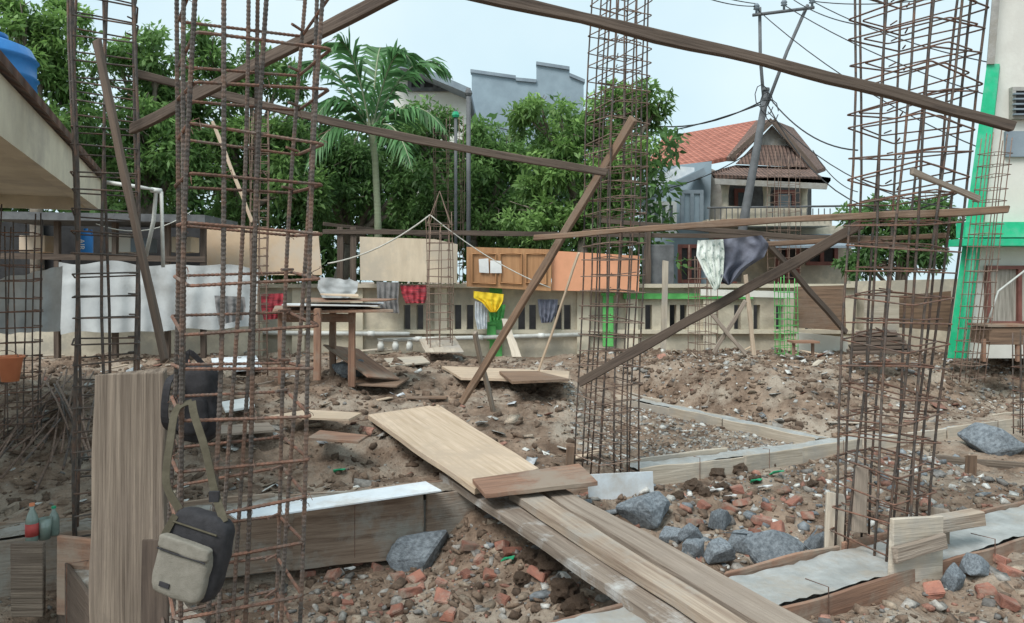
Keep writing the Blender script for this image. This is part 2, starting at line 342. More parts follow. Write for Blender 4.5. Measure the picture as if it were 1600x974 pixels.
ROCKS=[(1008,802,98,64,'large blue grey boulder beside the white sheet at the left of the rubble pit'),(1128,816,46,40,'small dark stone lying above the cluster of boulders'),
(1052,838,44,34,'small grey stone between the two left boulders'),(1128,868,62,54,'grey angular boulder left of the biggest front boulder'),(1160,850,54,46,'squat grey stone at the back of the boulder cluster'),
(1220,868,120,70,'broad dark grey boulder in front of the rubble pit'),(1282,852,56,44,'grey stone just left of the right rebar column base'),(662,858,150,62,'pale grey boulder leaning on the formwork in the near pit'),
(500,850,58,60,'dark grey stone block at the pit edge behind the near rebar column'),(1562,690,100,56,'blue grey boulder resting on the far right beam'),
(1527,888,54,38,'grey stone in the right foreground below the beam'),(1492,908,48,44,'pale tilted stone left in the right foreground rubble'),(1088,862,52,36,'flat grey stone low between the boulders'),(1080,838,50,34,'grey stone behind the flat low one in the cluster'),(1030,868,36,28,'small stone nearest the planks'),(545,575,60,45,'grey rock beneath the wooden table')]
for i,(px,py,wp,hp,lab) in enumerate(ROCKS):
    p=gp(px,py+hp*.35); s=wp/F*p.y/2
    me=rock_mesh(100+i); o=bpy.data.objects.new('boulder',me); COL.objects.link(o); random.seed(i)
    o.scale=(s,s*.9 if i!=7 else s*.55,hp/F*p.y/2/.62); o.rotation_euler=(random.uniform(-.15,.15),random.uniform(-.2,.2),random.uniform(-.6,.6)); o.location=p+V((0,s*.3 if i!=7 else -.02,hp/F*p.y*.3)); tag(o,lab,'boulder','grey boulders around the pits')
random.seed(31)
def brick_mesh(k):
    random.seed(k); bm=bmesh.new(); bmesh.ops.create_cube(bm,size=1)
    Lb=random.choice([.15,.10,.08,.12]); 
    for v in bm.verts: v.co=V((v.co.x*Lb,v.co.y*.085,v.co.z*.048))+V([random.uniform(-.009,.009) for _ in range(3)])
    for v in bm.verts:
        if v.co.x>0: v.co.x+=random.uniform(-.03,.01)
    bmesh.ops.bevel(bm,geom=bm.edges[:],offset=.005,segments=2,affect='EDGES')
    me=bpy.data.meshes.new('brick'); bm.to_mesh(me); bm.free(); me.materials.append(M['brick']); return me
BM=[brick_mesh(i) for i in range(8)]
def bricks(lst,lab,grp):
    for (px,py) in lst:
        p=gp(px,py); o=bpy.data.objects.new('broken_brick',random.choice(BM)); COL.objects.link(o)
        o.location=p+V((0,0,.012)); o.rotation_euler=(random.uniform(-.5,.5),random.uniform(-.5,.5),random.uniform(0,6)); tag(o,lab,'brick',grp)
bricks([(620,905),(665,885),(600,872),(785,945),(690,942),(750,880),(540,945),(590,892),(702,962),(620,960),(650,907),(730,903),(800,868),(785,855),(560,880),(480,900),(840,905),(690,915),(520,905),(765,905),(735,860),(640,930)],'broken red brick lying in the near pit rubble','broken bricks in the near pit')
bricks([(1140,800),(1190,818),(1215,830),(1160,788),(1240,790),(1100,795),(1260,812),(1225,770),(1180,835),(1150,770),(1200,795),(1085,822)],'broken red brick lying in the right rubble pit','broken bricks in the right pit')
bricks([(1560,880),(1580,900),(1540,930),(1460,930),(1575,950)],'broken red brick in the right foreground soil','broken bricks in the right foreground')
def clod(px,py,s,lab='lump of dark brown soil beside the beam of the rubble pit'):
    p=gp(px,py); bm=bmesh.new(); bmesh.ops.create_icosphere(bm,subdivisions=3,radius=1); sd=V([random.uniform(0,50) for _ in range(3)])
    for v in bm.verts: v.co*= 1+.45*noise.noise(v.co*1.6+sd)+.3*noise.noise(v.co*4+sd)
    me=bpy.data.meshes.new('clod'); bm.to_mesh(me); bm.free(); me.materials.append(M['clod'])
    o=bpy.data.objects.new('soil_clod',me); COL.objects.link(o); o.location=p+V((0,0,s*.3)); o.scale=(s,s,s*.8); tag(o,lab,'clod','soil clods along the beam')
for a in [(1150,738,.09),(1120,745,.07),(1085,765,.07),(1180,752,.05),(1205,728,.045),(1100,775,.05),(1060,780,.05),(1270,760,.045),(1130,765,.05)]: clod(*a)
for a in [(860,890,.09),(880,930,.08),(830,880,.06),(900,960,.07),(815,910,.05),(870,855,.08)]: clod(*a,lab='lump of dark soil under the bridging planks')
for i,(px,py,s,c,lab) in enumerate([(532,745,.06,'greenplastic','green plastic scrap behind the near rebar column'),(795,886,.05,'greenplastic','green plastic scrap in the near pit'),(1214,747,.06,'greenplastic','green plastic scrap at the back of the right pit'),(1182,760,.05,'greenplastic','small green plastic scrap lower in the right pit'),
   (1120,778,.06,'white','white plaster chunk at the left of the right pit'),(1140,786,.06,'white','white upright plaster shard in the right pit'),(1192,770,.07,'white','white plaster slab below the green scrap'),(495,888,.06,'white','white plaster shard behind the near rebar column'),(752,668,.07,'white','pale stone shard beyond the bridging planks'),(545,900,.04,'white','pale plaster crumb in the near pit')]):
    p=gp(px,py); mb=MB(); q=[]
    for k in range(7):
        a=k/7*6.28; r=s*random.uniform(.6,1.2); q.append(p+V((math.cos(a)*r,math.sin(a)*r*.7,.04+math.sin(a*2)*.01+r*math.cos(a+1)*.35)))
    mb.prism(q,(0,0,.008)); mb.build('scrap',c,label=lab,cat='scrap')
for k in range(34):
    x,y=reg_back() if k%3 else reg_mound(); a=random.uniform(0,3.14); l=random.uniform(.15,.5); z=hgt(x,y)+.03
    plank('wood_offcut',(x,y,z),(x+math.cos(a)*l,y+math.sin(a)*l,z+random.uniform(-.02,.04)),random.uniform(.03,.09),.015,random.choice(['wood_light','wood_grey','wood_brown','wood_cream']),'short wood offcut lying on the soil mound' if k%3==0 else 'short wood offcut lying on the soil left of the plank bridge','offcut',wd=(-math.sin(a),math.cos(a),random.uniform(-.2,.2)),group='offcuts on the mound' if k%3==0 else 'offcuts left of the bridge')
# ---------------------------------------------------------------- rebar cages
def ring(c,ux,uy,s1,s2,r,rad,tilt,rib,step,wob=0):
    pts=[]; cr=.02
    for (sx,sy,a0) in ((1,1,0),(-1,1,90),(-1,-1,180),(1,-1,270)):
        wx=random.uniform(-wob,wob); wy=random.uniform(-wob,wob); wz=random.uniform(-wob,wob)
        for k in range(4):
            a=R(a0+k*30); pts.append((sx*(s1/2-cr)+cr*math.cos(a)+wx,sy*(s2/2-cr)+cr*math.sin(a)+wy,wz))
    P3=[c+ux*x+uy*y+V((0,0,z+tilt[0]*x+tilt[1]*y)) for x,y,z in pts]
    if rib:
        out=[]
        for i in range(len(P3)):
            a=P3[i]; b=P3[(i+1)%len(P3)]; n=max(1,int((b-a).length/step))
            out+= [a.lerp(b,j/n) for j in range(n)]
        P3=out[:len(out)//2*2]
    mb=MB(); mb.tube(P3,rad,6,closed=True,rib=.13 if rib else 0)
    h=P3[0]; mb.tube([h+V((0,0,.012)),h+(c-h).normalized()*.07+V((0,0,.015))],rad,5)
    return mb
def cage(label,cx,cy,z0,z1,s,nb,sp,rb,rs,ang,lean=(0,0),splay=1,rib=False,inner=False,bm='steel',sm='rust',group=None,jit=.01,name='rebar_column',tilt=.05,sides=6,zs=None,extra=()):
    t=thing(name,(cx,cy,z0),label,'rebar column',group)
    ux=V((math.cos(ang),math.sin(ang),0)); uy=V((-ux.y,ux.x,0))
    def cen(z): k=(z-z0)/(z1-z0); return V((cx+lean[0]*k,cy+lean[1]*k,z)), s*(1+(splay-1)*k*k)
    uv=list(extra)
    for i in range(nb):
        a=-.5+i/(nb-1)
        uv+= [(a,-.5),(a,.5)]
        if 0<i<nb-1: uv+= [(-.5,a),(.5,a)]
    for (a,b) in uv:
        j=V((random.uniform(-jit,jit),random.uniform(-jit,jit),0)); n=int((z1-z0)/.0075) if rib else 8
        top=z1+random.uniform(-.1,.15); pts=[]
        wob=random.uniform(0,6)
        for i in range(n+1):
            z=z0+(top-z0)*i/n; c,ss=cen(z); e=(ss-2*rs-2*rb)
            pts.append(c+ux*a*e+uy*b*e+j*((z-z0)/(z1-z0))+V((math.sin(z*2.2+wob),math.cos(z*1.7+wob),0))*jit*.5)
        MB().tube(pts,rb,sides,rib=.10 if rib else 0).build('vertical_bar',bm,t,smooth=not rib)
    z=(zs or z0+sp*.5)
    while z<z1-.05:
        c,ss=cen(z+random.uniform(-.014,.014)); tl=(random.uniform(-tilt,tilt),random.uniform(-tilt,tilt))
        ring(c,ux,uy,ss,ss,.02,rs,tl,rib,.0075,wob=tilt*.09).build('stirrup',sm,t,smooth=not rib)
        if inner:
            ring(c+V((0,0,.015)),ux,uy,ss*.5,ss*1.0,.02,rs*.9,tl,False,1,wob=tilt*.12).build('stirrup',sm,t,smooth=True)
        z+=sp
    return t,cen,ux,uy
NEAR,cenN,uxN,uyN=cage('nearest tall rusty rebar column with a khaki bag hung on it',-.985,2.5,-.35,2.9,.385,3,.150,.0074,.0056,R(30),lean=(.13,0),splay=1.12,rib=True,jit=.022,tilt=.08,bm='steel',sm='rust',extra=[(-.25,-.5),(.14,.5)])
tw=MB()
for k in range(70):
    z=-.35+.075+.15*random.randint(1,20); c,ss=cenN(z); a,b=random.choice([(-.5,-.5),(.5,-.5),(-.5,.5),(.5,.5),(0,-.5),(-.5,0),(-.25,-.5)]); q=c+uxN*a*ss*.96+uyN*b*ss*.96
    tw.tube([q+V((math.cos(u)*.014,math.sin(u)*.014,(u-3)*.006)) for u in np.linspace(0,7,9)]+[q+V((.03,-.02,random.uniform(-.02,.02)))],.0012,4)
tw.build('tie_wires','rust',NEAR,kind='stuff')
cage('tall dark rebar column at the left beside the bottles',-2.50,4.55,-.2,3.9,.35,3,.128,.0085,.0055,R(28),lean=(-.02,0),jit=.025,tilt=.06,bm='steel',sm='steel',extra=[(-.5,.3)])
cage('tall rebar column at the centre behind the plank bridge',.765,5.95,-.1,4.3,.385,4,.122,.007,.0045,R(26),lean=(.13,0),splay=.95,inner=True,jit=.03,tilt=.07,bm='steel',sm='rustf')
cage('tall splayed rebar column at the right with timbers tied across',2.10,4.22,-.15,3.6,.385,4,.136,.007,.005,R(30),lean=(.27,0),splay=1.5,inner=True,jit=.045,tilt=.12,bm='steel',sm='rust')
p=W(687,562,11); cage('small rebar column with pointed rope top in front of the wall',p.x,p.y,.2,2.4,.36,3,.13,.007,.0055,R(12),jit=.03,bm='rustf',sm='rustf',name='small_rebar_column')
mb=MB()
for dx in(-.17,.17):
    for dy in(-.15,.15): mb.tube([(p.x+dx,p.y+dy,2.35),(p.x,p.y,2.85),],.006,5)
mb.build('tied_bar_bundle','rustf',label='bars drawn together to a point above the small rebar column',cat='rebar')
p=W(405,540,8.6); cage('thin rebar column seen through the nearest one, by the red cloth',p.x,p.y,.3,3.5,.2,3,.11,.005,.004,R(20),jit=.02,bm='rustf',sm='rustf',name='small_rebar_column',sides=5)
p=W(32,570,6.2); cage('short rebar column under the eave at the far left edge',p.x,p.y,.0,2.0,.27,3,.13,.006,.005,R(20),jit=.02,name='small_rebar_column',sides=5)
p=W(1098,552,10.5); cage('slim rebar column behind the hanging clothes',p.x,p.y,.3,1.9,.3,3,.13,.006,.005,R(20),jit=.02,bm='rustf',sm='rustf',name='small_rebar_column',sides=5)
p=W(1228,548,10.8); cage('rebar column with green painted bars by the brown board',p.x,p.y,.3,1.5,.25,3,.1,.006,.005,R(15),jit=.02,bm='lime',sm='lime',name='small_rebar_column',sides=5)
p=W(1512,560,8.8); cage('slim leaning rebar column in front of the green corner',p.x,p.y,.3,3.2,.26,3,.14,.006,.005,R(20),lean=(.35,0),jit=.02,bm='rustf',sm='rustf',name='small_rebar_column',sides=5)
p=W(1606,655,7.2); cage('rebar stub at the right edge above the far beam',p.x,p.y,.0,.9,.2,3,.12,.006,.005,R(20),jit=.02,name='small_rebar_column',sides=5)
p=W(700,370,14); cage('tall faint rebar cage standing in front of the trees',p.x,p.y,.3,4.6,.55,3,.2,.006,.004,R(10),jit=.03,bm='rustf',sm='rustf',name='small_rebar_column',sides=4)
p=W(1225,330,16); cage('distant rebar cage in front of the red roofed house',p.x,p.y,.3,4.2,.5,3,.2,.007,.005,R(10),jit=.04,bm='rustf',sm='rustf',name='small_rebar_column',sides=4)
# ---------------------------------------------------------------- grade beams with formwork
def beam(label,p0,p1,wd,dep,fm,top='wetcon',blen=1.1,ties=True):
    p0=V((*p0,0)); p1=V((*p1,0)); t=thing('grade_beam',((p0.x+p1.x)/2,(p0.y+p1.y)/2,-dep),label,'concrete beam','concrete ground beams of the site')
    d=(p1-p0); Ln=d.length; d.normalize(); n=V((-d.y,d.x,0)); ns=max(6,int(Ln/.05)); mb=MB(); vs=[];fs=[]
    for i in range(ns+1):
        a=p0+d*Ln*i/ns
        for k in range(9):
            u=(k/8-.5)*wd; q=a+n*u; vs.append(V((q.x,q.y,-.018+.016*noise.noise(q*5)+.012*noise.noise(q*19))))
    for i in range(ns):
        for k in range(8): fs.append((i*9+k,i*9+k+1,i*9+k+10,i*9+k+9))
    mb.add(vs,fs); mb.build('concrete_top',top,t,smooth=True)
    MB().box((p0+p1)/2+V((0,0,-.045-dep/2)),(Ln,wd-.01,dep-.05),math.atan2(d.y,d.x)).build('concrete_core','concrete',t)
    for sgn in(-1,1):
        a=0
        while a<Ln-.05:
            L2=min(blen*random.uniform(.6,1.3),Ln-a); off=sgn*(wd/2+.015+random.uniform(0,.012)); zz=random.uniform(-.03,.025)
            q0=p0+d*a+n*off; q1=p0+d*(a+L2-.012)+n*off
            plank('form_board',q0+V((0,0,zz-dep/2)),q1+V((0,0,zz+random.uniform(-.02,.02)-dep/2)),dep,.02,fm,parent=t,rough=.012)
            if sgn<0 and ties:
                e=p0+d*(a+L2*random.uniform(.3,.7))+n*(off+sgn*.02)
                MB().tube([e+V((0,0,.022))-n*sgn*(wd*.4),e+V((0,0,.03)),e+V((0,0,-dep*.95))],.003,5).build('tie_wire','rust',t)
            a+=L2
    return t
beam('beam with brown board sides behind the near pit',(-3.9,4.17),(.55,5.86),.26,.42,'form_dusty',top='dirtycon')
beam('pale boarded beam running right from the centre rebar column',(.98,6.02),(6.6,8.62),.2,.3,'wood_cream')
beam('far pale beam running back along the soil mound',(3.0,7.12),(1.35,9.95),.16,.3,'wood_cream')
beam('beam with wet grey top and red boards under the right rebar column',(.05,3.0),(5.4,5.83),.34,.22,'wood_red')
beam('short beam from the bottle ledge to the nearest rebar column',(-2.40,4.2),(-1.1,2.75),.3,.42,'wood_dark',top='dirtycon')
# ---------------------------------------------------------------- timbers
g='timber braces tied to the rebar columns'
TB=lambda p0,p1,w,t,m,lab,**k: plank('timber',p0,p1,w,t,m,lab,'timber',group=g,rough=.008,seg=16,**k)
TB(W(205,203,4.35),W(640,-22,3.1),.062,.03,'wood_dark','dark timber sloping up through the nearest rebar column')
TB(W(725,-12,3.1),W(1582,198,3.65),.052,.035,'wood_dark','long brown timber sloping down across the sky to the right column',bow=.02)
TB(W(212,115,4.8),W(948,270,5.65),.055,.03,'wood_dark','long thin timber running from left column to centre column',bow=-.05)
TB(W(990,185,5.6),W(722,630,6.9),.065,.04,'wood_brown','brown diagonal brace leaning against the centre column')
TB(W(742,520,7.0),gp(772,640)+V((0,0,-.05)),.06,.035,'wood_grey','short stake crossing the foot of the brown brace')
TB(W(835,372,5.6),W(1575,328,3.85),.04,.03,'wood_brown','level timber tied between the centre and right columns',bow=.02)
TB(W(905,598,5.6),W(1345,352,4.55),.065,.035,'wood_dark','dark diagonal strut rising right from the centre column')
TB(W(1195,375,7.5),W(1322,520,8.2),.06,.04,'wood_dark','short dark strut behind the hanging clothes')
TB(W(150,62,4.15),W(258,565,4.0),.042,.03,'wood_dark','dark timber leaning across the left rebar column')
TB(W(1425,268,3.7),W(1532,312,3.85),.035,.02,'wood_grey','short splintered stick wedged in the right rebar column')
TB(W(332,190,8),W(395,348,8),.035,.02,'wood_light','pale thin batten standing behind the nearest column')
TB(W(905,395,8.2),gp(836,597),.03,.02,'wood_light','pale thin stick leaning left of the centre column')
TB(W(940,345,11.2),W(1420,385,10.8),.07,.04,'wood_dark','dark rail behind the hanging clothes')
TB(W(1165,430,9.4),W(1178,555,9.4),.05,.03,'wood_light','pale upright batten under the blue cloth')
TB(W(1110,490,9.2),W(1165,553,9.2),.05,.03,'wood_grey','grey batten crossing left of the pale upright')
TB(W(1165,470,9.25),W(1115,552,9.25),.05,.03,'wood_grey','grey batten crossing under the clothes line')
TB(W(1040,408,11.3),W(1036,556,11.3),.09,.03,'wood_cream','pinkish grey post standing against the wall',wd=(1,0,0))
TB(W(700,372,14.2),W(505,350,13),.06,.03,'wood_dark','dark rail in front of the palm trunk')
TB(W(1190,382,5.0),W(1480,368,4.3),.03,.03,'wood_brown','second thin level timber just under the upper one at the right')
plank('upright_plank',W(205,583,2.95),W(205,1000,2.8),.285,.035,'wood_old','wide weathered plank standing upright left of the bag','plank',wd=(1,0,0),seg=24,rough=.012)
plank('upright_plank',W(243,842,2.6),W(243,1010,2.55),.09,.02,'wood_dark','narrow dark board standing between the wide plank and the bag','plank',wd=(1,0,0))
def quadboard(name,tl,tr,br,bl,t,m,lab,cat='plank',group=None):
    a,b,c,d=[V(q) for q in(tl,tr,br,bl)]; org=(a+b+c+d)/4; x=((d+c)/2-(a+b)/2); x.normalize(); y=(b-a); y=(y-x*y.dot(x)).normalized(); z=x.cross(y)
    if z.z<0: z=-z; y=-y
    x=y.cross(z)
    vs=[];fs=[]; n=20; sd=random.random()*30
    for i in range(n+1):
        k=i/n; l=a.lerp(d,k); r=b.lerp(c,k); e=(y if (b-a).dot(y)>0 else -y)
        l=l+e*noise.noise(V((k*7,sd,0)))*.012; r=r+e*noise.noise(V((k*7,sd,5)))*.012
        for q in(l,r,r-z*t,l-z*t): q=q-org; vs.append((q.dot(x),q.dot(y),q.dot(z)+.007*noise.noise(V((k*3,sd,9)))))
    for i in range(n):
        for j in range(4): fs.append((i*4+j,i*4+(j+1)%4,i*4+4+(j+1)%4,i*4+4+j))
    fs+=[(3,2,1,0),tuple(n*4+j for j in range(4))]
    me=bpy.data.meshes.new(name); me.from_pydata(vs,[],fs); bm=bmesh.new(); bm.from_mesh(me); bmesh.ops.recalc_face_normals(bm,faces=bm.faces); bm.to_mesh(me); bm.free()
    me.materials.append(M[m]); o=bpy.data.objects.new(name,me); COL.objects.link(o); mt=Matrix((x,y,z)).transposed().to_4x4(); mt.translation=org; o.matrix_basis=mt
    bv=o.modifiers.new('bevel','BEVEL'); bv.width=.003; bv.segments=1; bv.limit_method='ANGLE'
    return tag(o,lab,cat,group)
def Z(px,py,z): return W(px,py,F*(H-z)/(py-HY))
quadboard('bridge_plank',Z(575,648,.24),Z(685,632,.24),Z(842,732,.11),Z(742,764,.11),.045,'wood_light','wide pale plank of the bridge leading up to the mound')
quadboard('cross_board',Z(738,748,.15),Z(758,772,.15),Z(934,752,.17),Z(905,724,.17),.03,'wood_red','reddish brown board laid across the bridge joint')
def longp(tl,tr,br,bl,z0,z1,m,lab): quadboard('bridge_plank',Z(*tl,z0),Z(*tr,z0),Z(*br,z1),Z(*bl,z1),.055,m,lab,group='long planks bridging the pit')
longp((686,738),(742,742),(1150,990),(1060,990),.03,.03,'wood_cement','left long plank of the bridge with cement stained edge')
longp((795,768),(835,766),(1214,1000),(1160,1000),.095,.095,'wood_form','middle long plank of the bridge over the pit')
longp((842,764),(880,762),(1300,990),(1226,1000),.09,.085,'wood_grey','right long plank of the bridge over the pit')
def lay(name,pts,z,t,m,lab,cat='board'):
    mb=MB(); mb.prism([Z(x,y,z) for x,y in pts],(0,0,-t)); return mb.build(name,m,label=lab,cat=cat,bevel=.002)
lay('styrofoam_sheet',[(352,798),(665,752),(690,766),(372,812)],.05,.012,'styro','long bluish white sheet lying on the beam behind the nearest column','sheet')
lay('flat_board',[(345,628),(395,620),(398,634),(352,642)],.36,.02,'white','white board scrap lying behind the nearest rebar column')
lay('flat_board',[(480,640),(565,645),(545,655),(420,650)],.29,.02,'wood_light','pale thin board on the soil left of the bridge plank')
lay('flat_board',[(690,572),(890,580),(888,594),(720,590)],.42,.03,'wood_light','long pale plank lying flat before the small rebar column')
lay('flat_board',[(780,580),(840,580),(890,592),(800,596)],.46,.03,'wood_brown','brown plank resting on the long pale plank')
lay('flat_board',[(560,585),(640,590),(620,603),(550,600)],.38,.02,'wood_brown','brown scrap board near the table foot')
lay('flat_board',[(330,560),(400,555),(410,575),(335,582)],.44,.02,'styro','pale sheet on the ground left of the table')
lay('flat_board',[(600,560),(660,556),(672,566),(610,572)],.42,.02,'wood_cream','pale board behind the leaning reddish board')
lay('flat_board',[(300,668),(420,660),(430,672),(310,680)],.24,.02,'wood_grey','grey board on the soil behind the black backpack')
lay('flat_board',[(500,672),(575,680),(560,690),(480,684)],.20,.02,'wood_red','reddish board sunk in soil left of the bridge foot')
mb=MB(); a=[W(918,742,5.5),W(1020,737,5.7),W(1022,775,5.7),W(920,790,5.5)]; mb.prism(a,(0,.01,0)); mb.build('white_sheet','styro',label='white sheet standing against the beam end by the centre column',cat='sheet')
plank('wood_block',W(892,695,5.6),W(890,728,5.6),.06,.06,'wood_brown','small upright wood block by the centre column foot','wood block',wd=(1,0,0))
quadboard('leaning_board',W(505,538,8.6),W(560,545,9.0),W(625,592,8.3),W(575,588,8.0),.02,'wood_red','reddish board leaning from the table to the ground','board')
quadboard('leaning_board',W(783,498,11.3),W(793,498,11.3),W(815,558,10.9),W(800,558,10.9),.02,'wood_cream','narrow white board leaning on the wall under the yellow cloth','board')
quadboard('leaning_board',W(655,530,11.2),W(710,525,11.4),W(725,550,10.6),W(665,550,10.6),.02,'wood_cream','pale board leaning beside the small rebar column','board')
def bp(lab,p0,p1,w,m,wd=(0,0,1),t=.025): plank('formwork_board',p0,p1,w,t,m,lab,'board',wd=wd,group='formwork boards at the right column foot',rough=.008)
bp('square pale formwork panel right of the right column foot',W(1392,862,3.82),W(1472,855,3.95),.34,'wood_cream')
bp('short batten nailed across the pale formwork panel',W(1398,868,3.77),W(1474,845,3.9),.085,'wood_grey')
bp('rough block on top of the formwork right of the right column',W(1462,820,4.1),W(1528,808,4.25),.08,'wood_form',t=.08)
bp('upright brown board at the far side of the right column foot',W(1470,795,4.3),W(1468,900,4.2),.1,'wood_form',wd=(1,0,0))
bp('pale board left of the right column foot',W(1305,770,4.35),W(1303,865,4.3),.11,'wood_cream',wd=(1,0,0))
bp('short board standing inside the right column foot',W(1345,730,4.2),W(1340,830,4.2),.08,'wood_grey',wd=(1,0,0))
bp('brown horizontal board behind the right column',W(1450,722,6.6),W(1640,738,6.3),.13,'wood_old')
bp('upright peg of the brown horizontal board',W(1517,712,6.1),W(1513,790,6.1),.08,'wood_brown',wd=(1,0,0))
bp('low brown board right of the peg',W(1530,768,6.0),W(1640,776,5.9),.13,'wood_old')
plank('form_board',W(92,898,3.95),W(152,905,3.9),.42,.03,'wood_red','brown panel under the bottle ledge','board')
plank('form_board',W(20,905,3.98),W(70,905,3.98),.4,.03,'wood_old','grey dark panel at the lower left edge','board')
for i in range(26):
    x0=random.uniform(-30,70) if i<15 else random.uniform(60,150); p0=gp(x0,random.uniform(690,800))+V((0,0,.03+.005*i)); p1=gp(100+random.uniform(-35,55),random.uniform(585,640))+V((0,0,.03+.005*i))
    z1=p0.lerp(p1,.5)+V((0,0,.03)); MB().tube([p0,z1,p1],.009,6).build('loose_rebar','rustf' if i%3 else 'steel',smooth=True,label='loose straight steel bar in the pile at the left',cat='rebar',group='loose bars piled at the left')
mb=MB(); p=W(16,596,5.6); t=thing('bucket',p,'small orange bucket at the left edge under the eave','bucket'); mb.lathe(p,[(.058,0),(.085,.175),(.096,.18),(.096,.195),(.082,.19),(.055,.02)],28); mb.build('body','orange',t,smooth=True); MB().tube([p+V((.096*math.cos(a),-.05,.19+.1*math.sin(a)*.5)) for a in np.linspace(0,math.pi,9)],.003,5).build('handle','rustf',t)
def bottle(px,py,lab,m,h,r,lm=None,cap='orange'):
    p=Z(px,py,.0); t=thing('bottle',p,lab,'bottle'); MB().lathe(p,[(r*.9,0),(r,.01),(r,h*.55),(r*.8,h*.68),(r*.35,h*.85),(r*.35,h*.93)],14).build('body',m,t,smooth=True)
    MB().lathe(p+V((0,0,h*.93)),[(r*.42,0),(r*.42,h*.07)],12).build('cap',cap,t)
    if lm: MB().lathe(p+V((0,0,h*.15)),[(r*1.03,0),(r*1.03,h*.33)],14).build('paper_label',lm,t,smooth=True)
bottle(50,846,'clear bottle with red label on the left ledge','bottleglass',.22,.034,'redlabel')
bottle(84,836,'greenish bottle standing right of the red labelled one','bottleglass',.17,.03,cap='greenplastic')
p=Z(70,842,0); MB().lathe(p,[(.03,0),(.036,.12),(.033,.12),(.028,.008)],14).build('drinking_glass','bottleglass',smooth=True,label='drinking glass between the two bottles',cat='glass')
# ---------------------------------------------------------------- bags
def rbox(c,d,M3,e=5,n=12,wr=.004):
    bm=bmesh.new(); bmesh.ops.create_icosphere(bm,subdivisions=4,radius=1); vs=[]
    for v in bm.verts:
        q=v.co; k=(abs(q.x)**e+abs(q.y)**e+abs(q.z)**e)**(-1/e); q=q*k; q=V((q.x*d[0]/2,q.y*d[1]/2,q.z*d[2]/2)); q+=q.normalized()*(wr*noise.noise(q*22)+wr*.6*noise.noise(q*55)); vs.append(V(c)+M3@q)
    fs=[tuple(v.index for v in f.verts) for f in bm.faces]; bm.free(); m=MB(); m.add(vs,fs); return m
def strap(pts,w,t,dirs=(1,0,0)):
    mb=MB(); pts=[V(p) for p in pts]; sm=[]
    for i in range(len(pts)-1):
        p0=pts[max(0,i-1)];p1=pts[i];p2=pts[i+1];p3=pts[min(len(pts)-1,i+2)]
        for k in range(6):
            s=k/6; sm.append(.5*((2*p1)+(p2-p0)*s+(2*p0-5*p1+4*p2-p3)*s*s+(3*p1-p0-3*p2+p3)*s**3))
    sm.append(pts[-1]); vs=[];fs=[]; n=len(sm)
    for i,p in enumerate(sm):
        tg=(sm[min(i+1,n-1)]-sm[max(0,i-1)]).normalized(); tw=V(dirs); x=(tw-tg*tw.dot(tg)).normalized(); y=tg.cross(x)
        for a,b in((-1,-1),(1,-1),(1,1),(-1,1)): vs.append(p+x*a*w/2+y*b*t/2)
    for i in range(n-1):
        for j in range(4): fs.append((i*4+j,i*4+(j+1)%4,i*4+4+(j+1)%4,i*4+4+j))
    mb.add(vs,fs); return mb
YB=2.10; c=W(308,866,YB); RM=Matrix.Rotation(R(13),3,'Y')@Matrix.Rotation(R(-12),3,'Z')
t=thing('sling_bag',c,'khaki and black sling bag hanging low on the nearest rebar column','bag')
rbox(c,(.188,.07,.245),RM,4.5).build('body','bagblack',t,smooth=True)
rbox(c+RM@V((-.010,-.036,-.035)),(.165,.042,.16),RM,6).build('front_pocket','khaki',t,smooth=True)
rbox(c+RM@V((-.010,-.050,.032)),(.163,.028,.04),RM,6).build('pocket_flap','khaki',t,smooth=True)
MB().tube([c+RM@V((x,-.062,.012+.001*math.sin(x*40))) for x in np.linspace(-.088,.066,12)],.0025,5).build('zipper','bagblack',t)
MB().tube([c+RM@V((x,-.038,.085)) for x in np.linspace(-.072,.068,12)],.003,5).build('zipper','olive',t)
lb=MB(); lb.box(c+RM@V((-.042,-.060,-.082)),(.032,.003,.013),M3=RM); lb.build('label_patch','bagblack',t)
hk=W(300,628,2.24)
strap([c+RM@V((-.08,-.01,.11)),W(260,755,2.12),W(266,690,2.16),W(276,640,2.22),hk],.022,.004).build('strap','olive',t)
strap([c+RM@V((.066,-.01,.115)),W(336,770,2.13),W(320,700,2.16),W(304,650,2.20),hk],.022,.004).build('strap','olive',t)
MB().box(W(335,776,2.118),(.028,.01,.03)).build('buckle','bagblack',t)
strap([c+RM@V((-.075,-.03,.10)),c+RM@V((-.088,-.04,.04)),c+RM@V((-.092,-.03,-.02))],.02,.004).build('side_strap','olive',t)
c=W(308,630,2.72); RM=Matrix.Rotation(R(-4),3,'Y'); t=thing('black_backpack',c,'black backpack hanging behind the bars above the khaki bag','bag')
rbox(c,(.16,.09,.28),RM,4,wr=.012).build('body','bagblack',t,smooth=True); rbox(c+V((0,-.045,-.04)),(.12,.04,.13),RM,4,wr=.006).build('front_pocket','bagblack',t,smooth=True)
strap([c+V((-.05,0,.12)),c+V((-.02,-.02,.19)),c+V((.04,0,.12))],.02,.005).build('handle','bagblack',t)
strap([c+V((-.06,-.02,.11)),W(262,600,2.6),W(258,660,2.6),c+V((-.06,-.02,-.11))],.025,.005).build('strap','bagblack',t)
